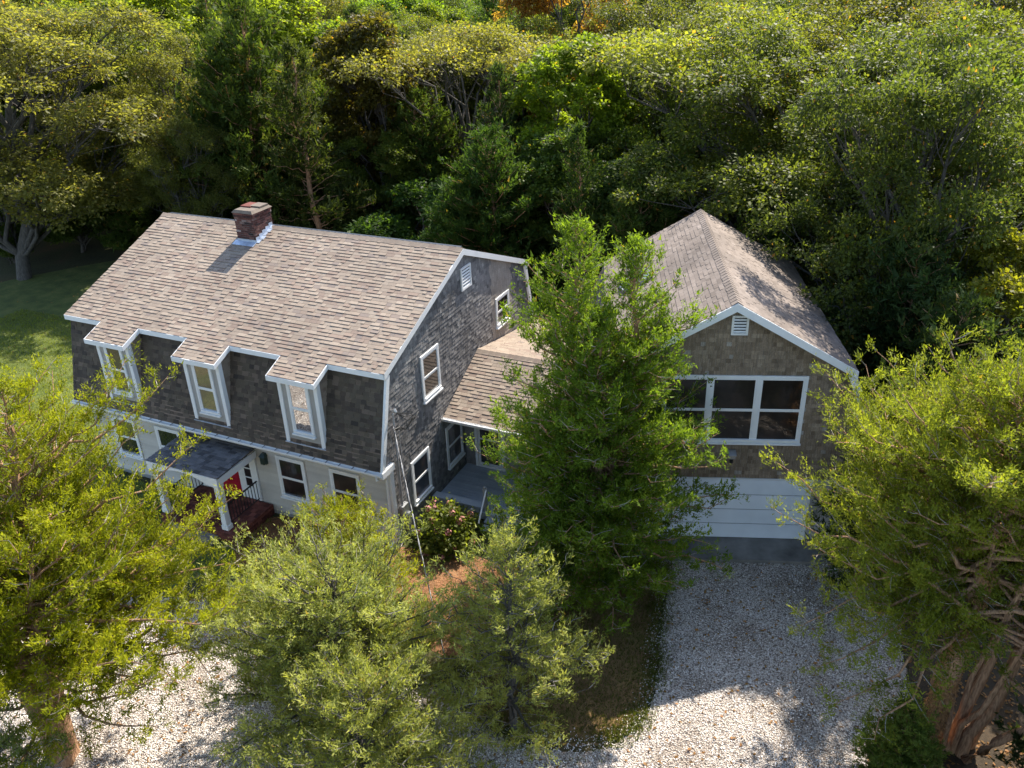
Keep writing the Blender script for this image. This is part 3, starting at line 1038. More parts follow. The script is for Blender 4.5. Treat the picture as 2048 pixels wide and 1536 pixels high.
# ---------------------------------------------------------------- breezeway
bw = empty('breezeway', (2, 6, 0), 0, 'low tan-shingled breezeway joining the big house to the garage', 'building')
BE, BR_ = (3.36, 2.99), (6.09, 4.27)
def bl(q):
    return (q[0] - 2, q[1] - 6, q[2])
BX = 5.4
mb = MB()
mb.prism([bl((.03, y, z)) for y, z in ((4.8, .05), (4.8, 3.55), (BR_[0], BR_[1] - .1), (11.2, 3.25), (11.2, .05))], (BX - .03, 0, 0))
bwall = mb.build('wall', M['panelgrey'], bw)
mb = MB()
mb.prism([bl((.03, y, z)) for y, z in ((BE[0], BE[1] - .05), BE, BR_, (11.4, 3.30), (11.4, 3.25), (BR_[0], BR_[1] - .05))], (BX - .03, 0, 0), .5)
broof = mb.build('roof', M['roof'], bw)
bs = (BR_[1] - BE[1]) / (BR_[0] - BE[0])
bf = Fr(bl((0, BE[0], BE[1])), (1, 0, 0), (0, 1, bs))
it = shingle_list(bf, lambda v: .035, lambda v: BX, -.03, math.hypot(BR_[0] - BE[0], BR_[1] - BE[1]) - .03, .146, (.12, .34), (.007, .023), pick_tint, (), 14)
bs2 = (BR_[1] - 3.30) / (11.4 - BR_[0])
bf2 = Fr(bl((BX, 11.4, 3.30)), (-1, 0, 0), (0, -1, bs2))
it += shingle_list(bf2, lambda v: 0, lambda v: BX - .035, 0, math.hypot(11.4 - BR_[0], BR_[1] - 3.3) - .03, .15, (.14, .38), (.008, .02), pick_tint, (), 15)
place_shingles(it, broof, M['roof'], 'shingle', 'shingle_field', 200, (2, 6, 0))
for k in range(22):
    x0 = -1.96 + k * .245
    mb = MB()
    y, z = BR_[0] - 6, BR_[1]
    mb.add([(x0, y - .17, z - .055), (x0 + .24, y - .17, z - .06), (x0 + .24, y, z + .03), (x0, y, z + .045), (x0 + .24, y + .17, z - .0), (x0, y + .17, z + .01), (x0, y - .17, z - .085), (x0 + .24, y - .17, z - .085)],
           [(0, 1, 2, 3), (3, 2, 4, 5), (6, 7, 1, 0)], R.uniform(.4, .75))
    mb.build('ridge_cap', M['roof'], broof)
mb = MB()
a, b = bl((.03, BE[0] - .03, BE[1] - .17)), bl((BX - .3, BE[0], BE[1] + .0))
mb.box(a[0], b[0], a[1], b[1], a[2], b[2])
a, b = bl((.03, BE[0] + .002, BE[1] - .13)), bl((BX - .3, 4.79, BE[1] - .10))
mb.box(a[0], b[0], a[1], b[1], a[2], b[2])
mb.build('fascia', M['white'], bw)
mb = MB()
g = [(BE[0] - .033, BE[1] - .02), (BE[0] - .033, BE[1] - .12), (BE[0] - .10, BE[1] - .12), (BE[0] - .14, BE[1] - .04), (BE[0] - .14, BE[1]), (BE[0] - .125, BE[1]), (BE[0] - .09, BE[1] - .10), (BE[0] - .045, BE[1] - .10), (BE[0] - .045, BE[1] - .02)]
mb.prism([bl((.04, y, z)) for y, z in g], (BX - .6, 0, 0))
mb.build('gutter', M['white'], bw)
wf = Fr(bl((0, 4.8, .3)), (1, 0, 0), (0, 0, 1))
it = shingle_list(wf, lambda z: .04, lambda z: BX - 1, .02, 2.55, .14, (.1, .24), (.006, .014), lambda r, a, b: r.uniform(.55, .8), [(.42, 1.62, -.1, 2.2)], 16)
mb = MB()
for p, t, _ in it:
    mb.hexa(p, t)
mb.build('wall_shingle_field', M['cedar_grey'], bwall, kind='stuff')
mb = MB()
for q in ((.44, .54, .02, 2.14), (1.46, 1.60, .02, 2.14), (.54, 1.46, 2.03, 2.14), (.54, 1.46, .02, .10)):
    wf.box(mb, *q, .003, .06)
df = mb.build('glass_door', M['white'], bw)
mb = MB()
for q in ((.56, .64, .12, 2.02), (1.36, 1.44, .12, 2.02), (.64, 1.36, 1.16, 1.22), (.64, 1.36, .12, .20), (.64, 1.36, 1.94, 2.02)):
    wf.box(mb, *q, .004, .045)
mb.build('storm_frame', M['white'], df)
mb = MB()
wf.box(mb, .64, 1.36, .20, 1.16, .006, .02)
wf.box(mb, .64, 1.36, 1.22, 1.94, .006, .02)
mb.build('pane', M['glass'], df)
mb = MB()
wf.box(mb, 1.39, 1.41, 1.0, 1.2, .045, .085)
mb.build('handle', M['black'], df)

# ---------------------------------------------------------------- deck
deck = empty('entry_deck', (2, 3.5, 0), 0, 'grey painted wooden deck with low bench in the corner between house and breezeway', 'deck')
def dl(x0, x1, y0, y1, z0, z1):
    return (x0 - 2, x1 - 2, y0 - 3.5, y1 - 3.5, z0, z1)
for i in range(17):
    y = 2.28 + i * .148
    mb = MB()
    mb.box(*dl(.04, 4.15, y, y + .142, .26, .30), R.random())
    mb.build('plank', M['deck'], deck)
mb = MB()
mb.box(*dl(.04, 4.15, 2.25, 2.278, .06, .30))
mb.build('skirt_board', M['deck'], deck)
for z, y in ((.50, 2.20), ):
    mb = MB()
    mb.box(*dl(.06, 1.86, y, y + .30, z, z + .045), .8)
    mb.box(*dl(.10, 1.82, y + .02, y + .05, .30, z), .3)
    mb.build('bench', M['deck'], deck)
for i in range(2):
    mb = MB()
    mb.box(*dl(2.1, 4.0, 1.66 + i * .30, 1.95 + i * .30, .05 + i * .10, .11 + i * .10), R.random())
    mb.build('step_tread', M['deck'], deck)
for x, y, zt in ((1.96, 2.40, 1.15), (1.86, 1.62, .78), (4.05, 2.40, 1.15)):
    mb = MB()
    mb.box(*dl(x - .05, x + .05, y - .05, y + .05, 0, zt), .6)
    mb.box(*dl(x - .065, x + .065, y - .065, y + .065, zt, zt + .03), .9)
    mb.tube([(x - 2, y - 3.5, zt + .03), (x - 2, y - 3.5, zt + .06), (x - 2, y - 3.5, zt + .10), (x - 2, y - 3.5, zt + .125)], [.03, .05, .05, .015], 8)
    mb.build('newel_post', M['panelgrey'], deck)
mb = MB()
mb.tube([(0.02, -1.12, 1.16), (.22, -2.15, .58)], .028, 8)
mb.tube([(2.05, -1.10, 1.12), (2.12, -1.9, .7)], .028, 8)
mb.build('handrail', M['white'], deck)

# ---------------------------------------------------------------- garage
GX, GY, GYAW = 9.1814, 3.9403, .34026
gar = empty('garage', (GX, GY, 0), GYAW, 'brown shingled garage with wide white overhead door and three big windows above it', 'garage')
KU, KZ, GR, VB, VF = 3.42, 6.24, 8.227, 8.75, -.26
mb = MB()
gp = [(-4.25, .05), (-4.25, 2.85), (-4.66, 2.92), (-3.34, 6.10), (0, GR - .09)]
gp = gp + [(-u, z) for u, z in reversed(gp[:-1])]
mb.prism([(u, 0, z) for u, z in gp], (0, VB - .2, 0))
gwall = mb.build('wall', M['panelgrey'], gar)
mb = MB()
for s in (-1, 1):
    a = [(s * KU, VF, KZ - .06), (s * KU, VF, KZ), (0, VF, GR), (0, VF, GR - .06)]
    mb.prism(a if s > 0 else a[::-1], (0, VB - VF, 0), .4)
    a = [(s * 4.84, VF + .05, 2.82), (s * 4.86, VF + .05, 2.87), (s * 3.40, VF + .05, 6.17), (s * 3.34, VF + .05, 6.15)]
    mb.prism(a if s > 0 else a[::-1], (0, VB - VF - .05, 0), .4)
groof = mb.build('roof', M['garage_roof'], gar)
gs_ = []
sl_ = math.hypot(KU, GR - KZ)
SKY = (-2.55, -1.75, 2.3, 3.3)
fr_r = Fr((KU, 0, KZ), (0, 1, 0), (-KU, 0, GR - KZ))
fr_l = Fr((-KU, 0, KZ), (0, -1, 0), (KU, 0, GR - KZ))
def ggt(r, *_):
    return min(1, max(0, r.gauss(.5, .2)))
gs_ += shingle_list(fr_r, lambda v: VF, lambda v: VB, -.02, sl_ - .03, .145, (.16, .36), (.006, .018), ggt, (), 21)
gs_ += shingle_list(fr_l, lambda v: -VB, lambda v: -VF, -.02, sl_ - .03, .145, (.16, .36), (.006, .018), ggt, [(-5.6, -4.6, .55, 1.75)], 22)
lsl = math.hypot(1.46, 3.3)
fr_r2 = Fr((4.86, 0, 2.87), (0, 1, 0), (-1.46, 0, 3.3))
fr_l2 = Fr((-4.86, 0, 2.87), (0, -1, 0), (1.46, 0, 3.3))
gs_ += shingle_list(fr_r2, lambda v: VF + .05, lambda v: VB, -.02, lsl - .06, .15, (.16, .36), (.006, .018), ggt, (), 23)
gs_ += shingle_list(fr_l2, lambda v: -VB, lambda v: -VF - .05, -.02, lsl - .06, .15, (.16, .36), (.006, .018), ggt, (), 24)
place_shingles(gs_, groof, M['garage_roof'], 'shingle', 'shingle_field', 300, (GX, GY, 0), GYAW)
nk = 44
for k in range(nk):
    v0 = VF + k * (VB - VF) / nk
    v1 = v0 + (VB - VF) / nk - .005
    mb = MB()
    w_, dz = .15, .15 * (GR - KZ) / KU
    mb.add([(-w_, v0, GR - dz + .03), (0, v0, GR + .045), (w_, v0, GR - dz + .03), (-w_, v1, GR - dz + .02), (0, v1, GR + .03), (w_, v1, GR - dz + .02), (-w_, v0, GR - dz), (w_, v0, GR - dz), (0, v0, GR)],
           [(0, 1, 4, 3), (1, 2, 5, 4), (0, 6, 8, 1), (1, 8, 7, 2)], R.uniform(.4, .75))
    mb.build('ridge_cap', M['garage_roof'], groof)
# rake boards
for s in (-1, 1):
    mb = MB()
    a = [(s * (KU + .03), VF - .035, KZ - .25), (s * (KU + .03), VF - .035, KZ - .014), (0, VF - .035, GR + .004), (0, VF - .035, GR - .235)]
    mb.prism(a if s > 0 else a[::-1], (0, .033, 0))
    a = [(s * KU, VF, KZ - .10), (s * KU, VF, KZ - .065), (0, VF, GR - .065), (0, VF, GR - .10)]
    mb.prism(a if s > 0 else a[::-1], (0, -VF, 0))
    mb.build('rake_board', M['white'], gar)
    mb = MB()
    a = [(s * 4.87, VF + .012, 2.80), (s * 4.62, VF + .012, 2.80), (s * 3.20, VF + .012, 6.08), (s * 3.44, VF + .012, 6.06)]
    mb.prism(a if s < 0 else a[::-1], (0, .034, 0))
    a = [(s * 4.80, VF + .05, 2.84), (s * 4.74, VF + .05, 2.84), (s * 3.30, VF + .05, 6.06), (s * 3.36, VF + .05, 6.06)]
    mb.prism(a if s < 0 else a[::-1], (0, -VF - .05, 0))
    mb.build('rake_board', M['white'], gar)
def gulo(z):
    if z < 2.9:
        return -4.25
    if z < 6.08:
        return -4.66 + (z - 2.92) * 1.32 / 3.18 + .03
    return -(GR - .12 - z) * KU / (GR - KZ)
gff = Fr((0, 0, 0), (1, 0, 0), (0, 0, 1))
GW = (-1.86, 4.06, 3.74, 2.20)
def gbt(r, a, b):
    return .95 if r.random() < .015 else min(.86, max(0, r.gauss(.42, .2)))
it = shingle_list(gff, gulo, lambda z: -gulo(z), 2.47, 8.0, .128, (.09, .22), (.006, .014), gbt, [(GW[0] + .03, GW[0] + GW[1] - .03, GW[2] + .03, GW[2] + GW[3] - .03)], 25)
place_shingles(it, gwall, M['cedar_brown'], 'wall_shingle', 'wall_shingle_field', 300, (GX, GY, 0), GYAW)
window(gar, Fr((GW[0], -.012, GW[2]), (1, 0, 0), (0, 0, 1)), GW[1], GW[3], M['glass_dark'], .09, mull=(GW[1] / 3, 2 * GW[1] / 3))
louvre_vent(gar, Fr((-.075, -.012, 7.20), (1, 0, 0), (0, 0, 1)), .46, .58, 5)
# floodlight
mb = MB()
mb.box(.20, .36, -.05, -.015, 3.18, 3.36)
mb.box(.19, .38, -.20, -.05, 3.24, 3.36)
mb.prism([(.17, -.24, 3.36), (.40, -.24, 3.36), (.40, -.02, 3.44), (.17, -.02, 3.44)], (0, 0, .03))
mb.build('floodlight', M['metal'], gar)
mb = MB()
mb.tube([(.28, -.14, 3.22), (.28, -.17, 3.10)], [.06, .05], 8)
mb.build('sensor', M['black'], gar)
# overhead door of four panels
DU0, DU1, DZ0, DZ1 = -2.30, 2.62, .255, 2.42
for i in range(4):
    mb = MB()
    z0, z1 = DZ0 + (DZ1 - DZ0) * i / 4, DZ0 + (DZ1 - DZ0) * (i + 1) / 4
    mb.box(DU0, DU1, -.045, -.003, z0 + .011, z1 - .011)
    mb.build('door_panel', M['gdoor'], gar)
mb = MB()
mb.box(DU0, DU1, -.03, -.002, DZ0, DZ1)
mb.build('door_backing', M['black'], gar)  # black sheet behind the panels, so the grooves between them read dark
mb = MB()
mb.box(DU0 - .14, DU0 - .003, -.05, -.003, .2, 2.455)
mb.box(DU1 + .003, DU1 + .14, -.05, -.003, .2, 2.455)
mb.box(DU0, DU1, -.05, -.003, 2.422, 2.455)
mb.build('door_trim', M['white'], gar)
mb = MB()
mb.hexa([(-3.0, -.98, 0), (3.2, -.98, 0), (3.2, -.0, 0), (-3.0, 0, 0), (-3.0, -.98, .13), (3.2, -.98, .13), (3.2, -.001, .245), (-3.0, -.001, .245)])
mb.build('apron', M['concrete'], gar)
# skylight on the left slope
mb = MB()
for q in ((-5.55, -5.47, .6, 1.7), (-4.73, -4.65, .6, 1.7), (-5.47, -4.73, .6, .68), (-5.47, -4.73, 1.62, 1.7)):
    fr_l.box(mb, *q, .01, .11)
sk = mb.build('skylight', M['metal'], gar)
mb = MB()
fr_l.box(mb, -5.47, -4.73, .68, 1.62, .02, .08)
mb.build('pane', M['glass_green'], sk)
# ---------------------------------------------------------------- plants
def V3(*a):
    return np.array(a, float)

def path_tube(mb, p, r0, r1, k):
    n = len(p)
    mb.tube([tuple(q) for q in p], [r0 + (r1 - r0) * i / max(1, n - 1) for i in range(n)], k, cap=False)

def limb(rng, a, b, n, wob, droop=0.):
    t = np.linspace(0, 1, n)[:, None]
    p = a + (b - a) * t
    ln = np.linalg.norm(b - a)
    w = rng.normal(0, wob * ln, (n, 3))
    w[0] = 0
    w[-1] = 0
    p = p + w
    p[:, 2] += (np.sin(t[:, 0] * math.pi) * ln * droop)
    return p

def broad_tree(rng, H, RAD, base=.28, lobes=16, clumps=26, leaves=120, leaf=.15, asp=.6, flat=.75, clr=.5, top_bias=.2, trunk_r=.17, open_=False, lean=(0, 0), multi=1):
    """returns (trunk MB, leaf arrays)"""
    tb = MB()
    top = V3(lean[0], lean[1], H * .62)
    stems = [V3(0, 0, 0)]
    tp = limb(rng, V3(0, 0, -.1), top, 7, .025)
    path_tube(tb, tp, trunk_r, trunk_r * .4, 7)
    cen = V3(lean[0], lean[1], H * (base + 1) / 2)
    hz = H * (1 - base) / 2
    LC, LR = [], []
    tries = 0
    while len(LC) < lobes and tries < 4000:
        tries += 1
        d = norm(rng.normal(0, 1, 3))
        d[2] = abs(d[2]) * rng.choice([1, 1, -.75, -.9]) if not open_ else abs(d[2]) * .8 + .1
        rr = rng.uniform(.45, .86)
        c = cen + d * rr * V3(RAD, RAD, hz)
        lr = RAD * rng.uniform(.24, .42)
        if all(np.linalg.norm(c - q) > (lr + r) * .55 for q, r in zip(LC, LR)):
            LC.append(c)
            LR.append(lr)
    P, D, Nn, T = [], [], [], []
    for c, lr in zip(LC, LR):
        k = min(max(int((c[2] - .5) / H * 8) - 2, 1), 6)
        pt = tp[min(k, 6)]
        lp = limb(rng, pt, c, 6, .05, .08)
        path_tube(tb, lp, trunk_r * .42, trunk_r * .12, 5)
        lt = rng.normal(0, .07)
        for _ in range(clumps):
            d = norm(rng.normal(0, 1, 3))
            if d[2] < -.35:
                d[2] *= -1
            q = c + d * lr * V3(1, 1, flat) * rng.uniform(.55, 1.08)
            if rng.random() < .5:
                path_tube(tb, limb(rng, lp[rng.integers(3, 6)], q, 4, .06), trunk_r * .09, trunk_r * .03, 3)
            m = int(leaves * rng.uniform(.6, 1.3))
            cr = clr * rng.uniform(.7, 1.25)
            g = norm(rng.normal(0, 1, (m, 3))) * (rng.random((m, 1)) ** .45) * cr * V3(1, 1, .62)
            pos = q + g
            P.append(pos)
            out = norm(pos - c) * .7 + norm(g) * .6
            D.append(out + rng.normal(0, .6, (m, 3)) + V3(0, 0, -.25))
            Nn.append(V3(0, 0, 1) + rng.normal(0, .55, (m, 3)) + out * .35)
            T.append(np.clip(.5 + lt + rng.normal(0, .08) + rng.normal(0, .15, m), 0, .95))
    P, D, Nn, T = map(np.concatenate, (P, D, Nn, T))
    n = len(P)
    T[rng.random(n) < .009] = 1
    ln = leaf * np.clip(rng.lognormal(-.05, .28, n), .5, 1.5)
    return tb, (P, D, Nn, ln, ln * asp * rng.uniform(.8, 1.2, n), T)

def cedar_tree(rng, H, RAD, base=.12, nb=80, prof=lambda t: (1 - t) ** .7, up=(.15, .9), spray=.13, k=16, leaflet=.12, wid=.35, trunk_r=.2, leaders=((0, 0, 1.),), sec_step=.26, droop=0., skip=None, twig=True, rad_jit=(.6, 1.15), dens=.12, extra=()):
    tb, tw = MB(), MB()
    SP, SD, SS, ST = [], [], [], []
    for (lx, ly, hf) in leaders:
        topq = V3(lx, ly, H * hf)
        tp = limb(rng, V3(lx * .08, ly * .08, -.1), topq, 9, .012)
        if lx or ly:
            tp[1:5, :2] *= .75
        path_tube(tb, tp, trunk_r * (1 if hf > .8 else .6), .015, 7)
        n = int(nb * hf)
        ex_ = list(extra) if hf == 1. else []
        for i in range(n + len(ex_)):
            t = (i + rng.random()) / n
            h = H * hf * (base + (1 - base) * t)
            if i >= n:
                h = ex_[i - n][0]
                t = .5
            f = h / (H * hf) * 8
            i0 = min(int(f), 7)
            org = tp[i0] + (tp[i0 + 1] - tp[i0]) * (f - i0)
            ln = RAD * max(prof(t), .05) * rng.uniform(*rad_jit)
            az = i * 2.39996 + rng.normal(0, .5)
            if i < n and skip and skip(az % (2 * math.pi), t):
                continue
            el = up[0] + (up[1] - up[0]) * t + rng.normal(0, .12)
            d = V3(math.cos(az) * math.cos(el), math.sin(az) * math.cos(el), math.sin(el))
            dr = droop
            if i >= n:
                d = V3(*ex_[i - n][1]) - org
                ln = np.linalg.norm(d)
                d = d / ln
                dr = .18
            nseg = 7
            s = np.linspace(0, 1, nseg)[:, None]
            bp = org + d * ln * s
            bp[:, 2] += ln * (.18 * s[:, 0] ** 2 - dr * s[:, 0] ** 1.5)
            bp[1:] += rng.normal(0, .03 * ln, (nseg - 1, 3))
            path_tube(tb, bp, max(.012, .016 * ln), .007, 4)
            bt = rng.normal(0, .09)
            m = max(2, int(ln / sec_step))
            for j in range(m):
                u = .16 + .84 * (j + rng.random()) / m
                f2 = u * (nseg - 1)
                j0 = min(int(f2), nseg - 2)
                o = bp[j0] + (bp[j0 + 1] - bp[j0]) * (f2 - j0)
                bd = norm(bp[j0 + 1] - bp[j0])
                lat = norm(np.cross(bd, V3(0, 0, 1)))
                sgn = 1 if j % 2 else -1
                sd = norm(bd * rng.uniform(.4, 1) + lat * sgn * rng.uniform(.3, 1.1) + V3(0, 0, rng.uniform(.0, .6)))
                sl = min(ln * .45, .22 + ln * .30 * (1.08 - u)) * rng.uniform(.7, 1.25)
                q = max(2, int(sl / dens))
                if twig:
                    path_tube(tw, np.stack([o, o + sd * sl * .5 + rng.normal(0, .03, 3), o + sd * sl]), .011, .004, 3)
                uu = (np.arange(q) + rng.random(q)) / q
                pp = o + sd * sl * (.15 + .85 * uu[:, None]) + rng.normal(0, .05, (q, 3))
                SP.append(pp)
                SD.append(norm(sd + rng.normal(0, .45, (q, 3)) + V3(0, 0, .35)))
                SS.append(spray * rng.uniform(.7, 1.4, q))
                ST.append(np.clip(.5 + bt * 1.3 + rng.normal(0, .10) + rng.normal(0, .06, q), .02, .93))
    SP, SD, SS, ST = map(np.concatenate, (SP, SD, SS, ST))
    n = len(SP)
    P = np.repeat(SP, k, 0)
    Dm = np.repeat(SD, k, 0)
    S = np.repeat(SS, k)
    T = np.repeat(ST, k)
    a = rng.random((n * k, 1))
    P = P + Dm * (a * 1.6 - .3) * S[:, None] + rng.normal(0, .33, (n * k, 3)) * S[:, None]
    D = norm(Dm * .8 + rng.normal(0, .55, (n * k, 3)) + V3(0, 0, .2))
    ln = leaflet * np.clip(rng.lognormal(-.08, .38, n * k), .4, 2.2)
    T = np.clip(T + rng.normal(0, .1, n * k) + (a[:, 0] - .5) * .14, 0, .95)
    T[rng.random(n * k) < .02] = 1
    return tb, tw, (P, D, rng.normal(0, .75, (n * k, 3)) + V3(.1, .35, 1.25), ln, ln * wid, T)

def assemble(name, loc, rz, built, mat, bark, color, label, cat='tree', group=None, scale=1.0, tri=False, twigs=None):
    t = empty(name, loc, rz, label, cat, group)
    t.scale = (scale,) * 3 if not hasattr(scale, '__len__') else scale
    tb, arr = built
    tb.build('trunk', bark, t, smooth=True)
    if twigs is not None and twigs.v:
        twigs.build('twigs', M['twig'], t, kind='stuff')
    c = leaf_soup('crown', *arr, mat, t, tri=tri)
    c.color = (*color, 1)
    return t

def dup(src, loc, rz, scale, color=None, label=None, group=None):
    r = src.copy()
    COL.objects.link(r)
    r.location, r.rotation_euler = loc, (0, 0, rz)
    r.scale = (scale,) * 3 if not hasattr(scale, '__len__') else scale
    if label:
        r['label'] = label
    if group:
        r['group'] = group
    elif 'group' in r:
        del r['group']
    for ch in list(src.children):
        c = ch.copy()
        COL.objects.link(c)
        c.parent = r
        if color and c.name.startswith('crown'):
            c.color = (*color, 1)
    return r

# colours of the leaves (the leaf's own colour)
OLIVE, GREEN, LIME, DARK, RUST, GOLD = (.11, .125, .03), (.055, .085, .018), (.15, .19, .018), (.05, .075, .016), (.26, .13, .03), (.14, .165, .03)

def rng_(s):
    return np.random.default_rng(s)

# -- the cedars in front of the house
tb, tw, ar = cedar_tree(rng_(1), 8.8, 5.5, .33, 88, lambda t: (1 - t) ** .72 * min(1, .6 + t * 2.2), (.05, .75), .155, 38, .070, .36, .30, sec_step=.33, dens=.125, leaders=((-.8, 2.0, 1.), (1.0, .3, .72), (-2.0, .6, .9)), rad_jit=(.5, 1.15), extra=((6.6, (1.5, 4.35, 8.5)), (5.2, (1.8, 4.7, 6.75)), (6.2, (-.6, 5.0, 8.3)), (4.4, (3.5, 3.6, 4.5)), (4.0, (3.3, 2.6, 3.9)), (3.6, (3.9, 1.7, 3.2)), (4.2, (3.9, 3.0, 3.6)), (4.3, (2.6, 3.3, 5.2))))
assemble('cedar_tree', (-3.2, -10.1, 0), 0, (tb, ar), M['cedar'], M['bark_cedar'], (.18, .195, .010), 'broad yellow-green cedar in front of the three dormers at the left edge', group='cedars in front of the house', tri=True, twigs=tw)
tb, tw, ar = cedar_tree(rng_(2), 4.5, 3.7, .2, 84, lambda t: (1 - t) ** .4, (.05, .7), .14, 30, .07, .36, .13, sec_step=.31, dens=.115, leaders=((0, 0, 1.), (-1.1, .2, .85)))
assemble('cedar_tree', (2.6, -6.4, 0), .4, (tb, ar), M['cedar'], M['bark_grey'], (.225, .245, .075), 'grey-green cedar below the front right corner of the big house', group='cedars in front of the house', tri=True, twigs=tw)
tb, tw, ar = cedar_tree(rng_(3), 5.6, 2.5, .14, 96, lambda t: (1 - t) ** .55, (.05, .7), .14, 30, .07, .36, .11, sec_step=.31, dens=.115)
assemble('cedar_tree', (6.3, -5.0, 0), 1.2, (tb, ar), M['cedar'], M['bark_grey'], (.225, .24, .07), 'grey-green cedar with a pale leader on the planted island', group='cedars in front of the house', tri=True, twigs=tw)
tb, tw, ar = cedar_tree(rng_(4), 3.6, 2.5, .1, 95, lambda t: (1 - t) ** .55, (.1, .8), .14, 30, .072, .36, .10, sec_step=.31, dens=.115)
assemble('cedar_tree', (.5, -3.3, 0), 2.2, (tb, ar), M['cedar'], M['bark_cedar'], (.18, .195, .012), 'low yellow-green cedar hiding the foot of the clapboard front wall', group='cedars in front of the house', tri=True, twigs=tw)
tb, tw, ar = cedar_tree(rng_(5), 4.2, 2.8, .1, 100, lambda t: (1 - t) ** .55, (.1, .8), .14, 30, .07, .36, .10, sec_step=.31, dens=.115)
assemble('cedar_tree', (4.6, -8.4, 0), .9, (tb, ar), M['cedar'], M['bark_grey'], (.21, .225, .06), 'small grey-green cedar at the bottom edge on the driveway side of the grey-green pair', group='cedars in front of the house', tri=True, twigs=tw)
tb, tw, ar = cedar_tree(rng_(6), 4.6, 1.7, .1, 75, lambda t: (1 - t) ** .55, (.1, .8), .14, 30, .07, .36, .10, sec_step=.31, dens=.115)
assemble('cedar_tree', (-2.3, -11.9, 0), .2, (tb, ar), M['cedar'], M['bark_grey'], (.12, .155, .05), 'bluish green young cedar in the bottom left corner under the broad cedar', group='cedars in front of the house', tri=True, twigs=tw)
# tall two-topped cedar between the houses
tb, tw, ar = cedar_tree(rng_(7), 10.9, 4.2, .08, 140, lambda t: (1 - t) ** .62 * min(1, .6 + t * 2), (-.05, .9), .155, 30, .08, .46, .22, dens=.15, leaders=((-.75, .0, 1.), (.65, .4, .96), (.1, -.7, .82)), sec_step=.27, droop=.10, rad_jit=(.45, 1.1))
assemble('cedar_tree', (6.55, .55, 0), 0, (tb, ar), M['cedar'], M['bark_cedar'], (.105, .16, .018), 'tall green cedar with two pointed tops between house and garage', group='cedars in front of the house', tri=True, twigs=tw)
# big cedar on the right, bare stems towards the camera
tb, tw, ar = cedar_tree(rng_(8), 9.2, 4.7, .42, 92, lambda t: (1 - t) ** .5 * min(1, .5 + t * 2.5), (.0, .7), .15, 36, .070, .36, .08, dens=.125, leaders=((-.3, .4, 1.), (1.2, .6, .97), (-1.6, 1.4, .88), (2.2, .0, .85)), sec_step=.27, droop=.05, rad_jit=(.5, 1.15), skip=lambda a, t: 3.7 < a < 5.9 and t < .55, extra=((5.4, (-3.4, -.9, 3.3)), (5.6, (-3.6, 0, 4.7)), (5, (-3.0, -1.5, 2.6)), (4.8, (-2.6, -2.2, 2.6)), (6, (-3.6, 1.2, 5.8)), (5, (-2.6, -.2, 3.0)), (4.6, (-1.6, -2.6, 2.4))))
assemble('cedar_tree', (15.8, -1.7, 0), 0, (tb, ar), M['cedar'], M['bark_cedar'], (.16, .185, .024), 'big spreading cedar with shredded reddish stems right of the driveway', group='cedars in front of the house', tri=True, twigs=tw)
big = bpy.data.objects['cedar_tree.007']
mb = MB()
rg = rng_(81)
for a, b, r0, r1 in (((-.45, -.25, 0), (-.1, .35, 5.2), .23, .15), ((.12, .05, 0), (.7, .6, 5.4), .13, .09), ((.38, .0, 0), (1.25, .5, 5.5), .14, .09), ((.55, .35, 0), (1.5, 1.1, 5.5), .13, .09), ((.45, -.15, .05), (2.5, -.7, 3.8), .12, .05)):
    path_tube(mb, limb(rg, V3(*a), V3(*b), 9, .011), r0, r1, 9)
for a, b in (((-.35, -.2, 2.4), (-1.5, -.4, 3.2)), ((-.4, -.2, 3.5), (-.9, -1.0, 4.0)), ((1.2, .2, 3.4), (2.3, -.6, 3.0)), ((.8, .2, 2.5), (1.5, -.5, 2.2))):
    path_tube(mb, limb(rg, V3(*a), V3(*b), 6, .05), .06, .015, 6)
mb.build('stem', M['bark_cedar'], big, smooth=True)
n = 5200
tt = rg.random(n)
an = rg.uniform(0, 6.283, n)
rad = .24 + (.15 - .24) * tt + .015
P = np.stack([-.45 + .35 * tt + np.cos(an) * rad, -.25 + .6 * tt + np.sin(an) * rad, 5.2 * tt], 1)
D = np.stack([np.cos(an) * .5, np.sin(an) * .5, -1 + rg.normal(0, .5, n)], 1)
bk = leaf_soup('bark_flakes', P, D, np.stack([np.cos(an), np.sin(an), np.zeros(n)], 1) + rg.normal(0, .3, (n, 3)), rg.uniform(.05, .12, n), rg.uniform(.025, .05, n), rg.random(n), M['bark_shred'], big, kind='stuff')

# -- hydrangea at the gable
P, D, Nn = [], [], []
rg = rng_(33)
hyd = empty('hydrangea_bush', (1.35, .75, 0), 0, 'hydrangea bush with faded pink flower heads beside the gable wall', 'bush')
q = norm(rg.normal(0, 1, (150, 3)))
q[:, 2] = np.abs(q[:, 2])
cl = q * rg.uniform(.55, 1, (150, 1)) * V3(1.0, .95, 1.45)
m = 22
P = np.repeat(cl, m, 0) + rg.normal(0, .13, (150 * m, 3))
P[:, 2] = np.maximum(P[:, 2], .05)
D = norm(np.repeat(q, m, 0) + rg.normal(0, .8, (150 * m, 3)))
Nn = V3(0, 0, 1) + np.repeat(q, m, 0) * .6 + rg.normal(0, .4, (150 * m, 3))
ln = rg.uniform(.09, .19, 150 * m)
hc = leaf_soup('foliage', P, D, Nn, ln, ln * .68, np.clip(rg.normal(.5, .2, 150 * m), 0, .95), M['leaf'], hyd)
hc.color = (.10, .125, .022, 1)
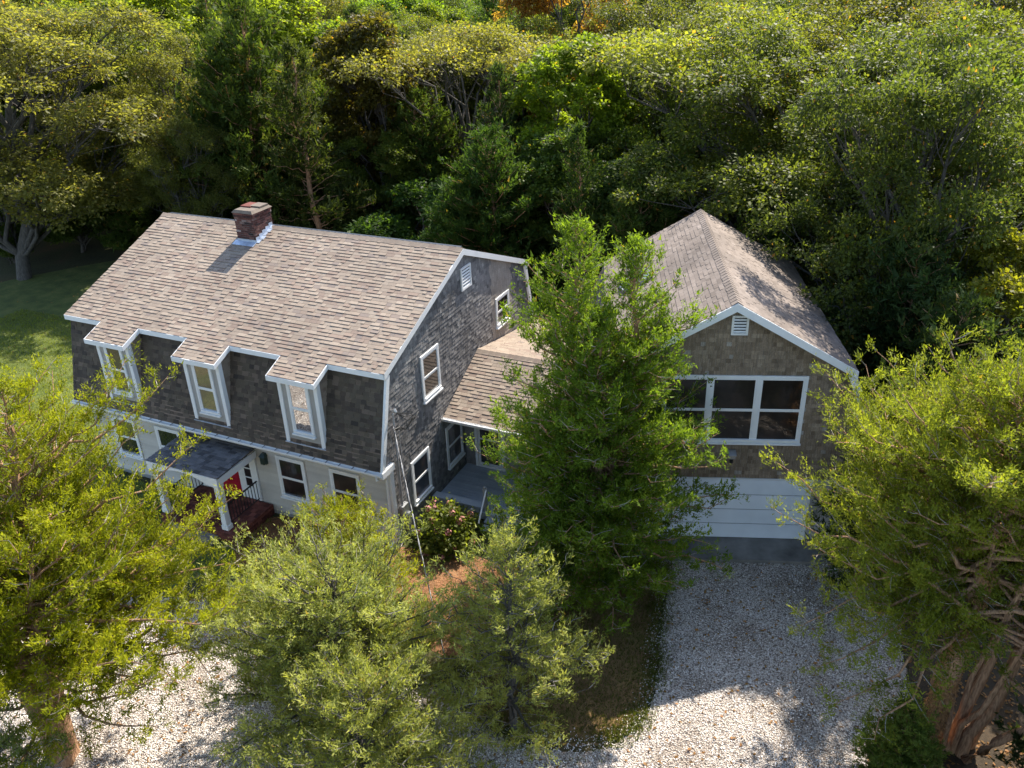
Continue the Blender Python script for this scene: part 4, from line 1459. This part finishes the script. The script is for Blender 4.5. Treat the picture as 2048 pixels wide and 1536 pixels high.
for i in rg.choice(150, 38, replace=False):
    mb = MB()
    c = cl[i] * 1.12
    for _ in range(26):
        d = norm(rg.normal(0, 1, 3))
        s = .034
        o_ = c + d * .10
        a_ = norm(np.cross(d, rg.normal(0, 1, 3)))
        b_ = np.cross(d, a_)
        mb.add([o_ + a_ * s, o_ + b_ * s, o_ - a_ * s, o_ - b_ * s], [(0, 1, 2, 3)], rg.random())
    mb.build('flower_head', M['flower'], hyd)
mb = MB()
for i in range(0, 150, 7):
    path_tube(mb, limb(rg, V3(cl[i][0] * .15, cl[i][1] * .15, 0), cl[i], 4, .05), .012, .006, 4)
mb.build('stems', M['bark_grey'], hyd)

# -- prototypes of the background trees (the first copy of each stands where its own entry says)
PROTO = {}
def proto(key, name, built, mat, bark, tri=False, twigs=None):
    PROTO[key] = [name, built, mat, bark, tri, twigs, None]
proto('oak', 'oak_tree', broad_tree(rng_(21), 12.5, 5.4, .10, 26, 28, 125, .118, .55, .7, 0.50, trunk_r=.26), M['leaf'], M['bark_grey'])
proto('oak2', 'oak_tree', broad_tree(rng_(22), 12.5, 5.0, .06, 26, 28, 125, .118, .55, .75, 0.48, trunk_r=.24, lean=(1.2, -.4)), M['leaf'], M['bark_grey'])
proto('maple', 'maple_tree', broad_tree(rng_(23), 12.0, 3.9, .05, 25, 27, 84, .15, .75, .85, 0.46, trunk_r=.18), M['leaf'], M['bark_grey'])
proto('vine', 'vine_covered_tree', broad_tree(rng_(24), 10.5, 2.9, .02, 26, 27, 84, .145, .8, 1.0, 0.37, trunk_r=.16), M['leaf'], M['bark_grey'])
proto('airy', 'locust_tree', broad_tree(rng_(25), 11.0, 5.2, .50, 16, 28, 54, .13, .6, .45, 0.53, trunk_r=.20, open_=True), M['leaf'], M['bark_grey'])
proto('shrub', 'shrub', broad_tree(rng_(26), 4.2, 2.6, .0, 14, 26, 70, .14, .65, .8, 0.34, trunk_r=.07), M['leaf'], M['bark_grey'])
tb, tw, ar = cedar_tree(rng_(27), 11.0, 3.0, .06, 100, lambda t: (1 - t) ** .7 * min(1, .6 + t * 3), (.0, .9), .20, 16, .19, .36, .18, sec_step=.32, dens=.16, droop=.04)
proto('cedar', 'red_cedar', (tb, ar), M['cedar'], M['bark_cedar'], True, None)
tb, tw, ar = cedar_tree(rng_(28), 10.0, 3.6, .06, 90, lambda t: (1 - t) ** .5 * min(1, .6 + t * 3), (.0, .8), .20, 16, .19, .36, .18, sec_step=.32, dens=.125, leaders=((0, 0, 1.), (1.0, .6, .85)), rad_jit=(.5, 1.2))
proto('cedar2', 'red_cedar', (tb, ar), M['cedar'], M['bark_cedar'], True, None)

def put(key, x, y, H, color, label, group='trees behind the houses', rz=None, wide=1.0):
    pr_ = PROTO[key]
    rz = R.uniform(0, 6.28) if rz is None else rz
    base = {'oak': 12.5, 'oak2': 12.5, 'maple': 12, 'vine': 10.5, 'airy': 11, 'shrub': 4.2, 'cedar': 11, 'cedar2': 10}[key]
    s = H / base * (1.18 if y > 9 and key != 'shrub' else 1)
    sc = (s * wide, s * wide, s)
    cat = 'bush' if key == 'shrub' else 'tree'
    if pr_[6] is None:
        pr_[6] = assemble(pr_[0], (x, y, 0), rz, pr_[1], pr_[2], pr_[3], color, label, cat, group, sc, pr_[4], pr_[5])
        return pr_[6]
    return dup(pr_[6], (x, y, 0), rz, sc, color, label, group)

FEAT = [
 ('oak2', -34.3, 13.6, 14.6, (.135, .135, .038), 'tall olive-leaved oak with a bare leaning grey trunk left of the house', 1.35),
 ('oak', -29.0, 22.5, 11.6, (.12, .125, .035), 'olive oak whose low branches droop above the far left end of the roof', .9),
 ('maple', -40.5, 33.0, 15.0, LIME, 'bright lime-green maple filling the top left corner', 1.25),
 ('maple', -33.0, 38.5, 13.6, (.14, .18, .02), 'lime-green maple at the top edge just right of the dark cedar', 1.2),
 ('cedar', -31.0, 29.5, 13.2, DARK, 'dark pointed cedar rising between the left oak and the lime maples', 1.0),
 ('cedar2', -21.5, 21.5, 12.2, (.05, .075, .015), 'dark broad cedar standing above and left of the chimney', 1.0),
 ('cedar', -17.2, 20.0, 10.8, (.045, .06, .014), 'dark cedar with olive tips directly behind the chimney', 1.1),
 ('oak', -23.5, 17.6, 8.6, (.085, .095, .022), 'small drooping oak just left of the chimney', .75),
 ('vine', -17.6, 28.2, 11.8, (.085, .075, .016), 'vine-covered tree with a reddish top in the middle distance', 1.0),
 ('airy', -12.8, 29.6, 11.4, (.165, .16, .035), 'flat-topped olive-yellow tree with bare grey limbs behind the lawn', 1.1),
 ('airy', -14.8, 39.5, 11.0, GOLD, 'thin golden tree behind the flat-topped one', 1.1),
 ('maple', -11.0, 43.0, 16.2, (.24, .145, .035), 'rust-orange tree at the top centre', .8),
 ('vine', -3.8, 26.6, 11.0, (.14, .19, .018), 'bright lime vine-draped tree in the centre of the woods', 1.0),
 ('shrub', -11.6, 22.5, 5.8, (.05, .095, .02), 'round fresh-green shrub at the edge of the back lawn', 1.15),
 ('cedar2', -5.6, 19.2, 7.6, (.04, .075, .016), 'dark green cedar behind the right end of the main ridge', 1.15),
 ('cedar', -7.5, 24.5, 9.5, (.038, .062, .016), 'slim cedar between the round shrub and the lime vine tree', 1.0),
 ('cedar', -.6, 18.0, 8.2, (.04, .068, .016), 'cedar seen just above the two-topped front cedar', 1.0),
 ('oak', 8.6, 20.2, 12.6, (.085, .105, .02), 'huge spreading green oak behind the garage ridge', 1.12),
 ('oak', 13.2, 19.5, 13.0, (.085, .105, .02), 'green oak right of the garage with tufted sunlit branch ends', 1.05),
 ('oak2', 14.5, 12.5, 13.2, (.065, .085, .02), 'dark oak leaning over the right garage slope', .78),
 ('maple', 16.6, 9.0, 9.8, (.135, .14, .014), 'yellow-leaved maple at the right edge above the big cedar', 1.0),
 ('cedar2', 13.6, 9.4, 7.4, (.036, .062, .02), 'dark cedar touching the right eave of the garage', 1.1),
 ('cedar2', 15.0, 6.0, 8.0, (.04, .062, .018), 'low dark cedar between the garage corner and the big right cedar', 1.15),
 ('cedar', 13.5, 3.1, 6.3, (.04, .06, .02), 'slim dark cedar against the right end of the garage front', 1.0),
 ('cedar2', 18.9, -2.2, 5.5, (.03, .045, .014), 'dark cedar in the bottom right corner behind the bare stems', 1.2),
 ('cedar2', 18.2, -5.6, 3.6, (.03, .045, .014), 'low dark cedar at the foot of the big right cedar', 1.2),
 ('oak', -50.5, 29.5, 15.5, (.10, .11, .025), 'olive green oak cut by the left frame edge at the very top', 1.1),
 ('oak2', -58.0, 38.0, 16.5, (.09, .11, .022), 'far green oak in the extreme top left corner', 1.1),
 ('cedar2', 14.7, -3.3, 2.6, (.09, .125, .025), 'low green cedar on the gravel edge under the big right cedar', 1.1),
 ('cedar', 15.3, -4.9, 2.2, (.10, .13, .022), 'small lit cedar at the bottom edge left of the bare stems', 1.3),
 ('oak', 13.5, 31.5, 14.5, (.085, .09, .02), 'tall oak at the top edge above the right garage oak', 1.1),
 ('oak2', -1.5, 36.0, 13.2, (.08, .09, .02), 'olive oak behind the lime vine tree', 1.0),
 ('maple', 20.0, 16.5, 12.0, (.10, .10, .022), 'brownish maple in the upper right corner woods', 1.0),
 ('cedar', -4.0, 40.0, 13.5, (.05, .066, .02), 'pointed cedar near the top right of the rust-orange tree', 1.0),
 ('cedar2', 9.0, 14.9, 7.0, (.034, .055, .014), 'shadowed cedar hard behind the back of the garage', 1.0),
]
spots = []
for k, x, y, H, c, lab, w_ in FEAT:
    put(k, x, y, H, c, lab, wide=w_)
    spots.append((x, y, 3.6))

spots += [(-9.6, 38.2, 5.5), (-8.2, 34, 5.0), (-6.8, 30.5, 4.0)]
# lower leafy trees along the edge of the back lawn
EDGE = [(-37.5, 15.5), (-35, 18.5), (-32.5, 20.5), (-30.5, 19.2), (-27.5, 24.5), (-25.5, 22.6), (-23.5, 26.2), (-21.6, 24.8), (-19.8, 29.2), (-16.2, 25.6), (-15.2, 30.8), (-14.2, 27.2), (-9.6, 27.6), (-8.6, 30.4), (-6.4, 28.2), (-4.4, 23.4), (-2.6, 21.6), (.4, 22.2), (1.6, 19.4), (3.2, 17.2)]
for i, (x, y) in enumerate(EDGE):
    k = ('vine', 'maple', 'vine', 'cedar2')[i % 4]
    c = ((.075, .115, .02), (.095, .125, .022), (.065, .10, .022), (.055, .085, .018))[i % 4]
    lab = ('mid green leafy young tree at the edge of the back lawn', 'olive young maple at the edge of the back lawn', 'mid green leafy young tree at the edge of the back lawn', 'broad green cedar at the edge of the back lawn')[i % 4]
    put(k, x, y, R.uniform(5.2, 7.8), c, lab, group=lab.split(' at the')[0] + 's round the back lawn', wide=1.15)
    spots.append((x, y, 2.0))

# the rest of the woods
camv = Vector(CAM)
fwd2 = Vector((-math.sin(YAW), math.cos(YAW)))
rgt2 = Vector((math.cos(YAW), math.sin(YAW)))
KINDS = [('oak', (.095, .115, .022), 'olive green oak deep in the background woods', 1.0),
         ('oak2', (.08, .11, .02), 'leafy green oak deep in the background woods', 1.0),
         ('maple', (.125, .17, .02), 'light green maple deep in the background woods', 1.1),
         ('cedar', (.05, .075, .018), 'dark pointed cedar deep in the background woods', 1.1),
         ('airy', (.15, .165, .03), 'thin golden green tree deep in the background woods', 1.1)]
tries = 0
cnt = 0
while tries < 9000 and cnt < 185:
    tries += 1
    dist = 36 + 95 * R.random()
    lat = R.uniform(-.66, .66) * dist
    p = Vector((CAM[0], CAM[1])) + fwd2 * dist + rgt2 * lat
    x, y = p
    if y < 5 and x > -30:
        continue
    if inside([(q[0] * 1.06 + .8, q[1] * 1.06) for q in LAWN], np.array([x]), np.array([y]))[0]:
        continue
    if -14.5 < x < 13.5 and y < 19:
        continue
    if x < -22 and y < 12:
        continue
    gap = 4.3 if dist < 75 else 5.2
    if any((x - a) ** 2 + (y - b) ** 2 < max(gap, r) ** 2 for a, b, r in spots):
        continue
    k, c, lab, w_ = KINDS[R.choices(range(5), (3, 3, 2.8, 2.4, .5))[0]]
    v = R.uniform(.8, 1.25)
    c = tuple(min(1, q * v * R.uniform(.9, 1.1)) for q in c)
    zone = 'left of the chimney' if lat / dist < -.30 else 'above the big roof' if lat / dist < -.03 else 'between the two ridges' if lat / dist < .2 else 'behind and right of the garage'
    lab = lab.replace('deep in the background woods', 'deep in the woods ' + zone)
    put(k, x, y, R.uniform(10, 13.2) + max(0, dist - 60) * .03, c, lab, group=lab.split(' deep')[0] + 's ' + zone, wide=w_)
    spots.append((x, y, gap))
    cnt += 1
# understory
tries = cnt = 0
sp2 = []
while tries < 6000 and cnt < 90:
    tries += 1
    dist = 33 + 34 * R.random()
    lat = R.uniform(-.64, .64) * dist
    x, y = Vector((CAM[0], CAM[1])) + fwd2 * dist + rgt2 * lat
    if inside([(q[0] * 1.02, q[1] * 1.03) for q in LAWN], np.array([x]), np.array([y]))[0] or (-14 < x < 12 and y < 15.5) or (x < -20 and y < 12) or (y < 6):
        continue
    if any((x - a) ** 2 + (y - b) ** 2 < 2.6 ** 2 for a, b in sp2):
        continue
    v = R.uniform(.7, 1.25)
    put('shrub', x, y, R.uniform(2.2, 4.6), tuple(q * v for q in (.06, .09, .02)), 'low green shrub beneath the background trees ' + ('left of the chimney' if lat / dist < -.3 else 'behind the big roof' if lat / dist < -.03 else 'right of the big roof'), group='shrubs beneath the background trees ' + ('at left' if lat / dist < -.3 else 'in the middle' if lat / dist < -.03 else 'at right'))
    sp2.append((x, y))
    cnt += 1
